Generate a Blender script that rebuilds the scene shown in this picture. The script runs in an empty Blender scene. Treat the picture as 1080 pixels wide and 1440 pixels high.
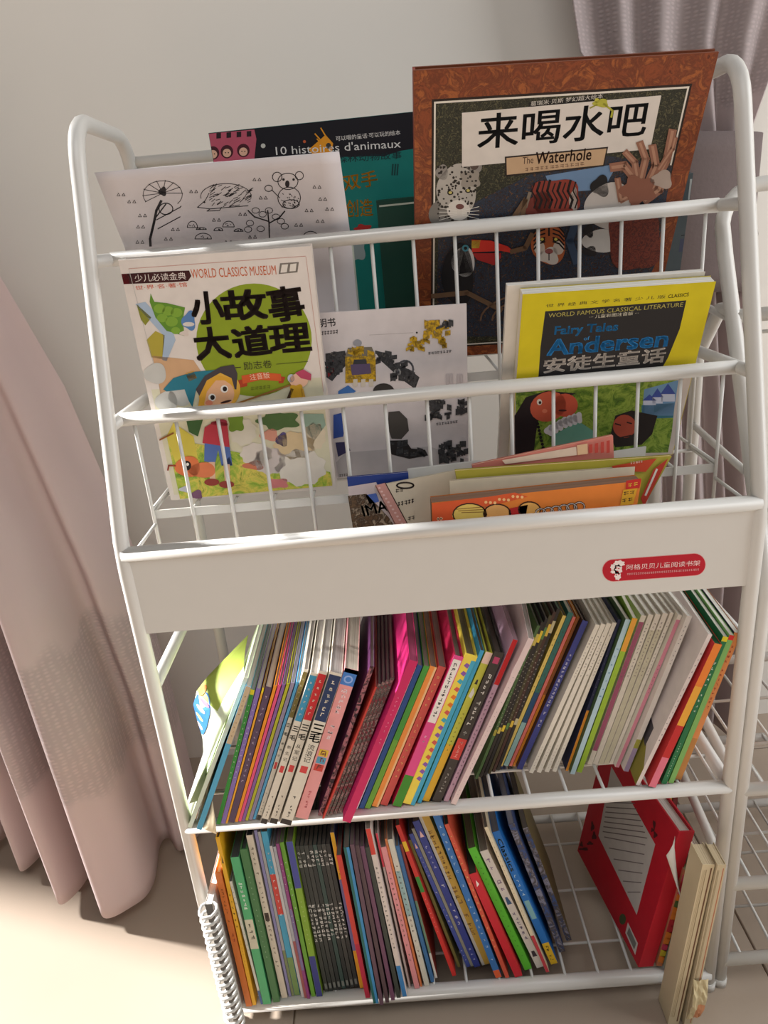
import bpy, math, random
from mathutils import Vector, Matrix

SC = bpy.context.scene
COL = SC.collection
random.seed(4)

# ------------------------------------------------------------------ camera
CAM = Vector((-0.0376, -0.6405, 0.92)); YAW, PITCH, ROLL, FPX = -0.0192, 0.3715, -0.0898, 1039.1
_f = Vector((math.sin(YAW)*math.cos(PITCH), math.cos(YAW)*math.cos(PITCH), -math.sin(PITCH)))
_r = _f.cross(Vector((0, 0, 1))).normalized(); _u = _r.cross(_f)
CR = _r*math.cos(ROLL)+_u*math.sin(ROLL); CU = -_r*math.sin(ROLL)+_u*math.cos(ROLL)
cd = bpy.data.cameras.new('camera'); cam = bpy.data.objects.new('camera', cd); COL.objects.link(cam)
cam.matrix_world = Matrix(((CR.x, CU.x, -_f.x, CAM.x), (CR.y, CU.y, -_f.y, CAM.y), (CR.z, CU.z, -_f.z, CAM.z), (0, 0, 0, 1)))
cd.sensor_fit = 'HORIZONTAL'; cd.sensor_width = 36; cd.lens = FPX/1080*36; cd.clip_start = .02
SC.camera = cam

# ------------------------------------------------------------------ light
SC.view_settings.view_transform = 'Standard'; SC.view_settings.look = 'None'
SC.view_settings.gamma = 1; SC.view_settings.use_curve_mapping = False
SC.view_settings.exposure = 0.0
w = bpy.data.worlds.new('world'); SC.world = w; w.use_nodes = True
bg = w.node_tree.nodes['Background']; bg.inputs[0].default_value = (1, .98, .95, 1); bg.inputs[1].default_value = .185

def area(name, loc, target, sx, sy, power, col):
    l = bpy.data.lights.new(name, 'AREA'); l.shape = 'RECTANGLE'; l.size = sx; l.size_y = sy; l.energy = power; l.color = col
    o = bpy.data.objects.new(name, l); COL.objects.link(o); o.location = loc
    o.rotation_euler = (Vector(target)-Vector(loc)).to_track_quat('-Z', 'Y').to_euler(); return o
sun = bpy.data.lights.new('sunlight', 'SUN'); sun.energy = 18.0; sun.angle = math.radians(5); sun.color = (1, .99, .985)
so = bpy.data.objects.new('sunlight', sun); COL.objects.link(so); so.location = (-3, 1, 2.5)
so.rotation_euler = Vector((.93, -.30, -.62)).to_track_quat('-Z', 'Y').to_euler()
area('window_daylight', (1.7, -.2, 1.1), (.6, .42, .4), 1.0, 1.7, 25, (.97, .985, 1))
area('overhead_fill', (-.1, -1.0, 2.4), (0, .2, .6), 1.4, 1.0, 11, (.985, .985, 1))  # soft fill added above and in front

# ------------------------------------------------------------------ helpers
def lin(c):
    return tuple(((x/255)/12.92 if x/255 <= .04045 else ((x/255+.055)/1.055)**2.4) for x in c)
def ray(px, py): return _f+CR*((px-540)/FPX)-CU*((py-720)/FPX)
def at_y(px, py, y): d = ray(px, py); return CAM+d*((y-CAM.y)/d.y)
def at_z(px, py, z): d = ray(px, py); return CAM+d*((z-CAM.z)/d.z)
def at_x(px, py, x): d = ray(px, py); return CAM+d*((x-CAM.x)/d.x)
def depth(p): return (Vector(p)-CAM).dot(_f)

def nodes(m): m.use_nodes = True; return m.node_tree, m.node_tree.nodes['Principled BSDF']
MATS = {}
def plain(name, rgb, rough=.5, spec=.5, noise=0, scale=30, bump=0):
    m = bpy.data.materials.new(name); nt, b = nodes(m); N = nt.nodes
    b.inputs['Roughness'].default_value = rough; b.inputs['Specular IOR Level'].default_value = spec
    tc = N.new('ShaderNodeTexCoord'); nz = N.new('ShaderNodeTexNoise'); nz.inputs['Scale'].default_value = scale; nz.inputs['Detail'].default_value = 4
    nt.links.new(tc.outputs['Object'], nz.inputs['Vector'])
    mx = N.new('ShaderNodeMix'); mx.data_type = 'RGBA'; c = lin(rgb)
    mx.inputs[6].default_value = tuple(x*(1-noise) for x in c)+(1,); mx.inputs[7].default_value = tuple(min(1, x*(1+noise)) for x in c)+(1,)
    nt.links.new(nz.outputs['Fac'], mx.inputs[0]); nt.links.new(mx.outputs[2], b.inputs['Base Color'])
    if bump:
        bp = N.new('ShaderNodeBump'); bp.inputs['Strength'].default_value = bump; bp.inputs['Distance'].default_value = .001
        nt.links.new(nz.outputs['Fac'], bp.inputs['Height']); nt.links.new(bp.outputs[0], b.inputs['Normal'])
    MATS[name] = m; return m
def printed(name, rough, noise=.06, scale=60, stripes=False):
    m = bpy.data.materials.new(name); nt, b = nodes(m); N = nt.nodes
    b.inputs['Roughness'].default_value = rough; b.inputs['Specular IOR Level'].default_value = .3
    at = N.new('ShaderNodeAttribute'); at.attribute_name = 'Col'
    tc = N.new('ShaderNodeTexCoord'); mp = N.new('ShaderNodeMapping'); nz = N.new('ShaderNodeTexNoise'); nz.inputs['Scale'].default_value = scale
    nt.links.new(tc.outputs['Object'], mp.inputs[0]); nt.links.new(mp.outputs[0], nz.inputs['Vector'])
    if stripes: mp.inputs['Scale'].default_value = stripes
    mr = N.new('ShaderNodeMapRange'); mr.inputs[1].default_value = .3; mr.inputs[2].default_value = .7; mr.inputs[3].default_value = 1-noise; mr.inputs[4].default_value = 1+noise*.4
    nt.links.new(nz.outputs['Fac'], mr.inputs[0])
    mx = N.new('ShaderNodeVectorMath'); mx.operation = 'SCALE'
    nt.links.new(at.outputs['Color'], mx.inputs[0]); nt.links.new(mr.outputs[0], mx.inputs['Scale']); nt.links.new(mx.outputs[0], b.inputs['Base Color'])
    MATS[name] = m; return m
def ramp_print(name, cols, scale, rough=.4, kind='noise', dist=1.5):
    """printed picture ground: blotches of several inks"""
    m = bpy.data.materials.new(name); nt, b = nodes(m); N = nt.nodes; b.inputs['Roughness'].default_value = max(rough, .55); b.inputs['Specular IOR Level'].default_value = .3
    tc = N.new('ShaderNodeTexCoord')
    nz = N.new('ShaderNodeTexNoise'); nz.inputs['Scale'].default_value = scale; nz.inputs['Detail'].default_value = 8; nz.inputs['Roughness'].default_value = .7; nz.inputs['Distortion'].default_value = dist
    nt.links.new(tc.outputs['Object'], nz.inputs['Vector'])
    cr = N.new('ShaderNodeValToRGB'); nt.links.new(nz.outputs['Fac'], cr.inputs[0])
    e = cr.color_ramp.elements
    while len(e) < len(cols): e.new(.5)
    for i, c in enumerate(cols):
        e[i].position = .3+.4*i/(len(cols)-1); e[i].color = lin(c)+(1,)
    nt.links.new(cr.outputs[0], b.inputs['Base Color']); MATS[name] = m; return m

plain('white_enamel', (208, 205, 199), .32, .5, .02, 40)
plain('wall_paint', (226, 220, 211), .85, .2, .02, 8, .15)
plain('rubber', (60, 58, 55), .7)
plain('steel_wire', (196, 194, 188), .35, .5)
plain('coil_gap', (70, 66, 62), .6)
printed('ink', .6)
printed('gloss_cover', .5)
printed('page_edges', .8, .30, 1.0, (900, 4, 4))
printed('page_edges_flat', .8, .30, 1.0, (4, 900, 4))
printed('sheet_paper', .7, .05, 25)
ramp_print('leather_print', [(84, 38, 22), (140, 70, 36), (104, 50, 28), (164, 92, 46), (112, 56, 34)], 60)
ramp_print('jungle_print', [(14, 14, 13), (58, 60, 44), (16, 17, 15), (96, 92, 66), (20, 22, 18)], 170, dist=3)
ramp_print('pool_print', [(20, 18, 18), (84, 50, 36), (22, 22, 24), (50, 62, 82), (24, 22, 22), (120, 84, 60), (26, 22, 22)], 110, dist=4)
ramp_print('fur_print', [(110, 70, 58), (80, 34, 30), (130, 60, 46), (50, 26, 24)], 130, dist=4)
ramp_print('meadow_print', [(70, 110, 30), (150, 180, 60), (220, 200, 90), (110, 140, 40)], 45)
ramp_print('bush_print', [(40, 66, 22), (92, 128, 36), (150, 176, 70), (60, 90, 30)], 60)
ramp_print('robot_print', [(24, 24, 26), (70, 70, 72), (40, 40, 44), (120, 116, 110)], 160, dist=0)
ramp_print('gold_robot_print', [(60, 48, 20), (214, 170, 30), (120, 96, 40), (228, 190, 50)], 160, dist=0)
ramp_print('photo_print', [(28, 22, 18), (110, 84, 60), (60, 44, 34), (180, 160, 136), (40, 30, 26)], 80)
ramp_print('plastic_print', [(40, 56, 96), (150, 150, 170), (80, 70, 60), (60, 90, 150), (30, 30, 40)], 50)
ramp_print('pattern_print', [(30, 24, 28), (150, 50, 70), (60, 90, 80), (200, 150, 150), (40, 30, 40)], 140)
ramp_print('zebra_print', [(58, 26, 52), (24, 16, 24), (190, 120, 130), (70, 30, 60)], 110)
MATNAMES = list(MATS)

class MB:
    def __init__(s): s.v = []; s.f = []; s.c = []; s.m = []; s.sm = []; s.mats = []
    def mi(s, mat):
        if mat not in s.mats: s.mats.append(mat)
        return s.mats.index(mat)
    def face(s, idx, col, mat, smooth=False):
        s.f.append(idx); s.c.append(col); s.m.append(s.mi(mat)); s.sm.append(smooth)
    def poly(s, pts, col=(255, 255, 255), mat='ink'):
        n = len(s.v); s.v += [tuple(p) for p in pts]; s.face(tuple(range(n, n+len(pts))), col, mat)
    def box(s, a, b, col=(255, 255, 255), mat='ink', bev=0):
        x0, y0, z0 = a; x1, y1, z1 = b; n = len(s.v)
        s.v += [(x0, y0, z0), (x1, y0, z0), (x1, y1, z0), (x0, y1, z0), (x0, y0, z1), (x1, y0, z1), (x1, y1, z1), (x0, y1, z1)]
        for q in ((0, 3, 2, 1), (4, 5, 6, 7), (0, 1, 5, 4), (1, 2, 6, 5), (2, 3, 7, 6), (3, 0, 4, 7)): s.face(tuple(n+i for i in q), col, mat)
    def tube(s, pts, r, n=10, col=(255, 255, 255), mat='white_enamel', closed=False):
        pts = [Vector(p) for p in pts]; k = len(pts); rings = []
        ref = None
        for i, p in enumerate(pts):
            if closed: d = (pts[(i+1) % k]-pts[i-1]).normalized()
            else: d = (pts[min(i+1, k-1)]-pts[max(i-1, 0)]).normalized()
            if ref is None:
                ref = d.cross(Vector((0, 0, 1)));
                if ref.length < .1: ref = d.cross(Vector((0, 1, 0)))
            ref = (ref-d*ref.dot(d)).normalized(); b = d.cross(ref)
            rr = r[i] if isinstance(r, (list, tuple)) else r
            n0 = len(s.v)
            for j in range(n):
                a = 2*math.pi*j/n; s.v.append(tuple(p+ref*(rr*math.cos(a))+b*(rr*math.sin(a))))
            rings.append(n0)
        for i in range(k if closed else k-1):
            a, b2 = rings[i], rings[(i+1) % k]
            for j in range(n): s.face((a+j, a+(j+1) % n, b2+(j+1) % n, b2+j), col, mat, True)
        if not closed:
            s.face(tuple(rings[0]+j for j in reversed(range(n))), col, mat); s.face(tuple(rings[-1]+j for j in range(n)), col, mat)
    def grid(s, P, col=(255, 255, 255), mat='ink', smooth=True, thick=0):
        """P[i][j] points"""
        n = len(s.v); R, C_ = len(P), len(P[0])
        for row in P:
            for p in row: s.v.append(tuple(p))
        for i in range(R-1):
            for j in range(C_-1):
                c = col(i/(R-1), j/(C_-1)) if callable(col) else col
                s.face((n+i*C_+j, n+i*C_+j+1, n+(i+1)*C_+j+1, n+(i+1)*C_+j), c, mat, smooth)
    def build(s, name, parent=None, M=None):
        me = bpy.data.meshes.new(name); me.from_pydata(s.v, [], s.f)
        for m in s.mats: me.materials.append(MATS[m])
        me.polygons.foreach_set('material_index', s.m); me.polygons.foreach_set('use_smooth', s.sm)
        at = me.color_attributes.new('Col', 'FLOAT_COLOR', 'CORNER'); buf = []
        cache = {}
        for f, c in zip(s.f, s.c):
            if c not in cache: cache[c] = lin(c)+(1.0,)
            buf.extend(cache[c]*len(f))
        at.data.foreach_set('color', buf); me.update()
        o = bpy.data.objects.new(name, me); COL.objects.link(o)
        if parent: o.parent = parent
        if M is not None: o.matrix_world = M
        return o

def thing(name, label, cat, M=None, group=None):
    o = bpy.data.objects.new(name, None); COL.objects.link(o); o.empty_display_size = .02
    if M is not None: o.matrix_world = M
    o['label'] = label; o['category'] = cat
    if group: o['group'] = group
    return o
def tag(o, label, cat, group=None):
    o['label'] = label; o['category'] = cat
    if group: o['group'] = group
    return o
def frame(o, ex, ey, ez):
    return Matrix(((ex.x, ey.x, ez.x, o.x), (ex.y, ey.y, ez.y, o.y), (ex.z, ey.z, ez.z, o.z), (0, 0, 0, 1)))
def solidify(o, t):
    m = o.modifiers.new('thickness', 'SOLIDIFY'); m.thickness = t; m.offset = 0; return o

# lettering ---------------------------------------------------------
GL = {}
def glyph(s, bold=0):
    k = (s, bold)
    if k not in GL:
        cu = bpy.data.curves.new('lettering', 'FONT'); cu.body = s; cu.size = 1; cu.resolution_u = 2; cu.offset = bold
        o = bpy.data.objects.new('lettering', cu); me = bpy.data.meshes.new_from_object(o)
        vs = [(v.co.x, v.co.y) for v in me.vertices]; fs = [tuple(p.vertices) for p in me.polygons]
        bpy.data.objects.remove(o); bpy.data.curves.remove(cu); bpy.data.meshes.remove(me)
        if not vs: vs = [(0, 0)]
        x0 = min(v[0] for v in vs); x1 = max(v[0] for v in vs); y0 = min(v[1] for v in vs); y1 = max(v[1] for v in vs)
        GL[k] = (vs, fs, x0, x1, y0, y1)
    return GL[k]

EPS = 3e-5
class Canvas:
    """flat print laid on a surface: u to the right, v up, in the surface's own metres"""
    def __init__(s, topx=None, W=1, H=1): s.mb = MB(); s.layer = 1; s.topx = topx; s.W = W; s.H = H; s.z = (0, 0, 1)
    def zoom(s, ox, oy, k): s.z = (ox, oy, k); return s
    def P(s, a): return s.topx(s.z[0]+a[0]/s.z[2], s.z[1]+a[1]/s.z[2])
    def up(s, n=1): s.layer += n
    def uv(s, pts, col, mat='ink'):
        d = -s.layer*EPS; s.mb.poly([(u, d, v) for u, v in pts], col, mat)
    def clip(s, pts): return [(min(max(u, .0003), s.W-.0003), min(max(v, .0003), s.H-.0003)) for u, v in pts]
    def poly(s, pts, col, mat='ink'):
        q = s.clip([s.P(p) for p in pts])
        a = sum(q[i][0]*q[(i+1) % len(q)][1]-q[(i+1) % len(q)][0]*q[i][1] for i in range(len(q)))
        if a < 0: q.reverse()
        s.uv(q, col, mat)
    def ell(s, c, rx, ry, col, mat='ink', rot=0, n=20):
        cr, sr = math.cos(math.radians(rot)), math.sin(math.radians(rot))
        s.poly([(c[0]+rx*math.cos(t)*cr-ry*math.sin(t)*sr, c[1]+rx*math.cos(t)*sr+ry*math.sin(t)*cr) for t in [2*math.pi*i/n for i in range(n)]], col, mat)
    def blob(s, c, rx, ry, col, mat='ink', k=6, amp=.18, n=36, seed=0):
        rd = random.Random(seed); ph = rd.random()*6
        s.poly([(c[0]+rx*(1+amp*math.sin(k*t+ph))*math.cos(t), c[1]+ry*(1+amp*math.sin(k*t+ph))*math.sin(t)) for t in [2*math.pi*i/n for i in range(n)]], col, mat)
    def line(s, pts, wpx, col):
        for a, b in zip(pts, pts[1:]):
            dx, dy = b[0]-a[0], b[1]-a[1]; L = math.hypot(dx, dy) or 1; nx, ny = -dy/L*wpx/2, dx/L*wpx/2
            ex, ey = dx/L*wpx*.3, dy/L*wpx*.3
            s.poly([(a[0]+nx-ex, a[1]+ny-ey), (b[0]+nx+ex, b[1]+ny+ey), (b[0]-nx+ex, b[1]-ny+ey), (a[0]-nx-ex, a[1]-ny-ey)], col)
    def ring(s, c, rx, ry, wpx, col, a0=0, a1=360, n=18):
        s.line([(c[0]+rx*math.cos(math.radians(a0+(a1-a0)*i/n)), c[1]+ry*math.sin(math.radians(a0+(a1-a0)*i/n))) for i in range(n+1)], wpx, col)
    def rawtext(s, txt, p0, d, upv, col, bold=0, box=None):
        """p0 origin uv, d = full width vector, upv = full height vector; glyph box fitted"""
        vs, fs, x0, x1, y0, y1 = glyph(txt)
        dd = -s.layer*EPS
        for ox, oy in (((0, 0),) if not bold else ((-bold, -bold), (bold, -bold), (-bold, bold), (bold, bold), (0, bold), (0, -bold), (bold, 0), (-bold, 0))):
            n = len(s.mb.v)
            for x, y in vs:
                a = (x+ox-x0)/max(x1-x0, 1e-6); b = (y+oy-y0)/max(y1-y0, 1e-6)
                s.mb.v.append((p0[0]+d[0]*a+upv[0]*b, dd, p0[1]+d[1]*a+upv[1]*b))
            for f in fs: s.mb.face(tuple(n+i for i in f), col, 'ink')
    def text(s, txt, a, b, hpx, col, bold=0, shear=0):
        pa, pb = s.P(a), s.P(b); d = (pb[0]-pa[0], pb[1]-pa[1]); L = math.hypot(*d)
        pm, pt = s.P(((a[0]+b[0])/2, (a[1]+b[1])/2)), s.P(((a[0]+b[0])/2, (a[1]+b[1])/2-hpx)); h = abs((pt[0]-pm[0])*-d[1]/L+(pt[1]-pm[1])*d[0]/L); upv = (-d[1]/L*h+d[0]/L*h*shear, d[0]/L*h+d[1]/L*h*shear)
        s.rawtext(txt, pa, d, upv, col, bold)
    # spine lettering -------------------------------------------------
    def vtext(s, txt, v1, v0, uc, size, col, bold=0):
        n = len(txt); st = (v1-v0)/n
        for i, ch in enumerate(txt):
            if ch == ' ': continue
            c = v1-st*(i+.5); h = min(size, st*.95)
            s.rawtext(ch, (uc-size/2, c-h/2), (size, 0), (0, h), col, bold)
    def dtext(s, txt, v1, v0, uc, size, col, bold=0):
        s.rawtext(txt, (uc-size/2, v1), (0, v0-v1), (size, 0), col, bold)
    def marks(s, v1, v0, uc, size, n, col, seed=0):
        """lettering too small to be read: a few strokes each"""
        rd = random.Random(seed*7+n); st = (v1-v0)/n; size *= .8
        for i in range(n):
            if rd.random() < .1: continue
            c = v1-st*(i+.5); h = min(st*.78, size*1.3)
            for k in range(rd.choice((1, 2, 2, 3))):
                y = c+rd.uniform(-.45, .45)*h; w0 = -size/2*rd.uniform(.3, 1); w1 = size/2*rd.uniform(.3, 1); e = h*.085
                s.uv([(uc+w0, y-e), (uc+w1, y-e), (uc+w1, y+e), (uc+w0, y+e)], col)
            for k in range(rd.choice((1, 1, 2))):
                x = uc+rd.uniform(-.4, .4)*size; y0 = c-h/2*rd.uniform(.4, 1); y1 = c+h/2*rd.uniform(.4, 1); e = size*.1; sl = rd.uniform(-.15, .15)*size
                s.uv([(x-e+sl, y0), (x+e+sl, y0), (x+e, y1), (x-e, y1)], col)
    def hmarks(s, a, b, hpx, n, col, seed=0):
        rd = random.Random(seed)
        for i in range(n):
            t0 = (i+.1)/n; t1 = (i+.85)/n
            x0, y0 = a[0]+(b[0]-a[0])*t0, a[1]+(b[1]-a[1])*t0; x1, y1 = a[0]+(b[0]-a[0])*t1, a[1]+(b[1]-a[1])*t1
            for k in (.2, .8):
                s.line([(x0, y0-hpx*k), (x0+(x1-x0)*rd.uniform(.6, 1), y1-hpx*k)], hpx*.2, col)
            xm = x0+(x1-x0)*rd.uniform(.2, .8); s.line([(xm, y0), (xm, y0-hpx)], hpx*.2, col)
    def build(s, name, parent):
        o = s.mb.build(name, parent); return o

# ------------------------------------------------------------------ setting
def slab(name, a, b, mat, parent=None, col=(255, 255, 255)):
    mb = MB(); mb.box(a, b, col, mat); o = mb.build(name, parent)
    if parent is None: o['kind'] = 'structure'
    return o
m = plain('floor_tile', (162, 146, 130), .3, .5, .05, 6)
plain('grout', (132, 114, 94), .9)
fl = slab('floor', (-2.2, -2.2, -.06), (2.2, .56, -.0035), 'grout')
xs = [-2.02+.6*i for i in range(-1, 8)]; ys = [.42-.6*i for i in range(4, -2, -1)]
for i in range(len(xs)-1):
    for j in range(len(ys)-1):
        x0, x1, y0, y1 = xs[i]+.001, xs[i+1]-.001, ys[j]+.001, min(ys[j+1], .56)-.001
        mb = MB(); b = .0012
        lo = [(x0, y0, -.005), (x1, y0, -.005), (x1, y1, -.005), (x0, y1, -.005)]
        hi = [(x0, y0, -b), (x1, y0, -b), (x1, y1, -b), (x0, y1, -b)]
        tp = [(x0+b, y0+b, 0), (x1-b, y0+b, 0), (x1-b, y1-b, 0), (x0+b, y1-b, 0)]
        mb.v = lo+hi+tp
        for k in range(4):
            q = (k+1) % 4; mb.face((k, q, 4+q, 4+k), (255,)*3, 'floor_tile'); mb.face((4+k, 4+q, 8+q, 8+k), (255,)*3, 'floor_tile')
        mb.face((8, 9, 10, 11), (255,)*3, 'floor_tile'); mb.build('tile', fl)
slab('wall_back', (-1.6, .512, 0), (2.2, .62, 2.6), 'wall_paint')

# ------------------------------------------------------------------ first book rack
Z3, Z2, Z1, ZA, ZB, DP = .649, .7635, .909, .3156, .026, .266
H = .30
def yfront(z): return 0 if z <= Z3 else .1111*(z-Z3)/(1.0231-Z3)
rack = thing('bookrack', 'tall white tube and wire bookrack holding the picture books, panel across its front', 'bookrack', Matrix.Translation((0, .13, 0)))
def rpart(mb, name, parent=rack):
    o = mb.build(name); o.parent = parent; o.matrix_parent_inverse = parent.matrix_world.inverted(); return o
bpy.context.view_layer.update()
def rtube(name, pts, r, parent=rack, n=12):
    mb = MB(); mb.tube(pts, r, n); return rpart(mb, name, parent)
for s in (-1, 1):
    x = s*H
    T = Vector((x, .1111, 1.0231)); K = Vector((x, 0, Z3)); pts = [(x, 0, .006), (x, 0, Z3-.02), (x, .0008, Z3-.008), (x, .003, Z3+.012)]
    d = (T-K).normalized(); pts.append(tuple(T-d*.035))
    for i in range(7):      # rounded top turning back to the rear upright
        t = i/6; a = T-d*.03; b_ = T+Vector((0, .004, .012)); c = Vector((x, .155, 1.030))
        pts.append(tuple(a*(1-t)**2+b_*2*t*(1-t)+c*t*t))
    for i in range(1, 7):
        t = i/6; a = Vector((x, .225, 1.030)); b_ = Vector((x, DP, 1.030)); c = Vector((x, DP, .985))
        pts.append(tuple(a*(1-t)**2+b_*2*t*(1-t)+c*t*t))
    pts.append((x, DP, .006))
    rtube('side_frame', pts, .0075)
    for y in (0, DP): rtube('foot_cap', [(x, y, .0), (x, y, .012)], .0088)
    for z, yb in ((Z1, .118), (Z2, .045)): rtube('side_arm', [(x, yfront(z), z), (x, DP, z)], .006)
    for z in (.4992, ZA, ZB): rtube('side_arm', [(x, 0, z), (x, DP, z)], .0075 if z < .4 else .0065)
rtube('top_rail', [(-H, DP, 1.005), (H, DP, 1.005)], .006)
rtube('top_rail', [(-H, DP, .985), (H, DP, .985)], .0025)
WX = [-.2865+.04093*i for i in range(15)]
for z, y, z0 in ((Z1, .1329, .660), (Z2, .0664, .585)):
    rl = rtube('basket_rail', [(-H+.002, y, z), (H-.002, y, z)], .0068)
    for x in WX:
        o = rtube('wire', [(x, y, z-.003), (x, y, z0)], .0019, rl, 6)
# basket floors: thin white trays with a folded lip, side wires
for y0, y1, z in ((.1329, DP, .766), (.0664, .1329, .666), (.004, .0664, .578)):
    mb = MB(); mb.box((-.2865, y0+.0022, z-.009), (.2865, y0+.0042, z), mat='white_enamel'); bar = rpart(mb, 'floor_bar')
    rtube('floor_bar', [(-.2865, y1-.006, z-.003), (.2865, y1-.006, z-.003)], .002, n=6)
    for x in WX: rtube('wire', [(x, y0+.003, z-.0015), (x, y1-.004, z-.0015)], .0017, bar, 6)
for s in (-1, 1):
    x = s*.2865
    rtube('side_wire', [(x, .0664, .668), (x, DP, .668)], .0018, n=6)
    rtube('side_wire', [(x, 0.004, .652), (x, .0664, .652)], .0018, n=6)
    rtube('side_wire', [(x, .1329, .770), (x, DP, .770)], .0018, n=6)
rtube('front_rail', [(-H, 0, Z3), (H, 0, Z3)], .0075)
mb = MB(); mb.box((-H+.004, -.0035, .5643), (H-.004, .0015, Z3-.004), mat='white_enamel'); mb.box((-H+.004, .0015, .5643), (H-.004, .012, .5658), mat='white_enamel')
panel = rpart(mb, 'front_panel')
# red label on the panel
def sticker():
    y = -.0036
    c = Canvas(lambda a, b: (at_y(a, b, y).x, at_y(a, b, y).z), 9, 9); c.clip = lambda p: p
    c.zoom(830, 760, 6)
    def pill(r, col):
        L, R_ = (195, 253), (880, 203); pts = []
        for i in range(13):
            t = math.radians(90+15*i); pts.append((L[0]+r*math.cos(t), L[1]-r*math.sin(t)-7*math.cos(t)*0))
        for i in range(13):
            t = math.radians(-90+15*i); pts.append((R_[0]+r*math.cos(t), R_[1]-r*math.sin(t)))
        c.poly(pts, col)
    pill(95, (226, 150, 150)); c.up(); pill(91, (184, 18, 40)); c.up()
    for (cx, cy, rx, ry) in ((245, 195, 46, 26), (195, 225, 24, 26), (235, 245, 34, 40), (232, 300, 26, 34), (205, 265, 34, 14)): c.blob((cx, cy), rx, ry, (238, 226, 222), k=7, amp=.12)
    c.up()
    for (cx, cy) in ((222, 232), (240, 236), (230, 262), (220, 292), (240, 285)): c.ell((cx, cy), 7, 5, (184, 18, 40))
    c.text('阿格贝贝儿童阅读书架', (305, 250), (925, 212), 46, (240, 214, 212))
    c.hmarks((310, 292), (920, 252), 16, 34, (226, 170, 172), 3)
    return c
o = sticker().mb.build('sticker', None, Matrix.Translation((0, -.0036, 0))); bpy.context.view_layer.update(); o.parent = panel; o.matrix_parent_inverse = panel.matrix_world.inverted()
for z, r in ((ZA, .0078), (ZB, .0092)):
    nm = 'shelf_rail'
    fr = rtube(nm, [(-H, 0, z), (H, 0, z)], r); rtube(nm, [(-H, DP, z), (H, DP, z)], .0065)
    zw = z+r-.0021
    for i in range(15):
        rtube('wire', [(WX[i], .001, zw), (WX[i], DP, zw)], .0019, fr, 6)
    for y in (.048, .129, .211):
        rtube('wire', [(-H, y, zw-.0036), (H, y, zw-.0036)], .0019, fr, 6)
SA, SB = ZA+.0078+.0003, ZB+.0092+.0003

# ------------------------------------------------------------------ second rack at the right
r2 = thing('bookrack', 'lower white wire rack with empty shelves standing right of the full bookrack', 'bookrack', Matrix.Translation((.6, .13, 0)))
bpy.context.view_layer.update()
X0, X1 = .3158, .88
def lean2(z): return .004 if z < .567 else .004+.166*(z-.567)/(.904-.567)
for x, s in ((X0, 1), (X1, -1)):
    pass
top = []
zt = .925
top += [(X0, .004, .004), (X0, .004, .55), (X0, .008, .572), (X0, lean2(.60), .60), (X0, lean2(.86), .86)]
for i in range(1, 9):
    a = math.radians(90*i/8); top.append((X0+.045-.045*math.cos(a), lean2(.88+.045*math.sin(a)), .88+.045*math.sin(a)))
mir = [(X0+X1-p[0], p[1], p[2]) for p in reversed(top)]
rtube('front_frame', top+mir, .0075, r2)
for x in (X0+.022, X1-.022):
    rtube('rear_upright', [(x+(.005 if x < .5 else -.005), .255, .004), (x, .25, .74), (x, .2, .80), (x-.022 if x < .5 else x+.022, lean2(.81), .81)], .0075, r2)
    for z in (.305, .165, .04): rtube('side_arm', [(x-.022 if x < .5 else x+.022, lean2(z), z), (x, .252, z)], .006, r2)
    rtube('foot_cap', [(x-.022 if x < .5 else x+.022, lean2(0), 0), (x-.022 if x < .5 else x+.022, lean2(0), .012)], .0088, r2)
    for z, y in ((.80, lean2(.80)), (.655, lean2(.655))): rtube('side_arm', [(x-.022 if x < .5 else x+.022, y, z), (x, .25, z)], .004, r2)
for z in (.803, .64):
    fr = rtube('basket_rail', [(X0, lean2(z), z), (X1, lean2(z), z)], .007, r2)
    rtube('wire', [(X0+.01, lean2(z)+.003, z-.018), (X1-.01, lean2(z)+.003, z-.018)], .002, fr, 6)
    for i in range(13):
        x = X0+.028+i*.041; rtube('wire', [(x, lean2(z)+.004, z), (x, lean2(z)+.004, z-.15)], .0019, fr, 6)
for z in (.305, .165, .04):
    fr = rtube('shelf_rail', [(X0, .004, z), (X1, .004, z)], .0075, r2); rtube('shelf_rail', [(X0+.02, .252, z), (X1-.02, .252, z)], .0065, r2)
    for i in range(13): rtube('wire', [(X0+.024+i*.0425, .005, z+.005), (X0+.03+i*.0425, .252, z+.005)], .002, fr, 6)
    for y in (.075, .16): rtube('wire', [(X0+.004, y, z+.001), (X1-.004, y, z+.001)], .002, fr, 6)

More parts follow.
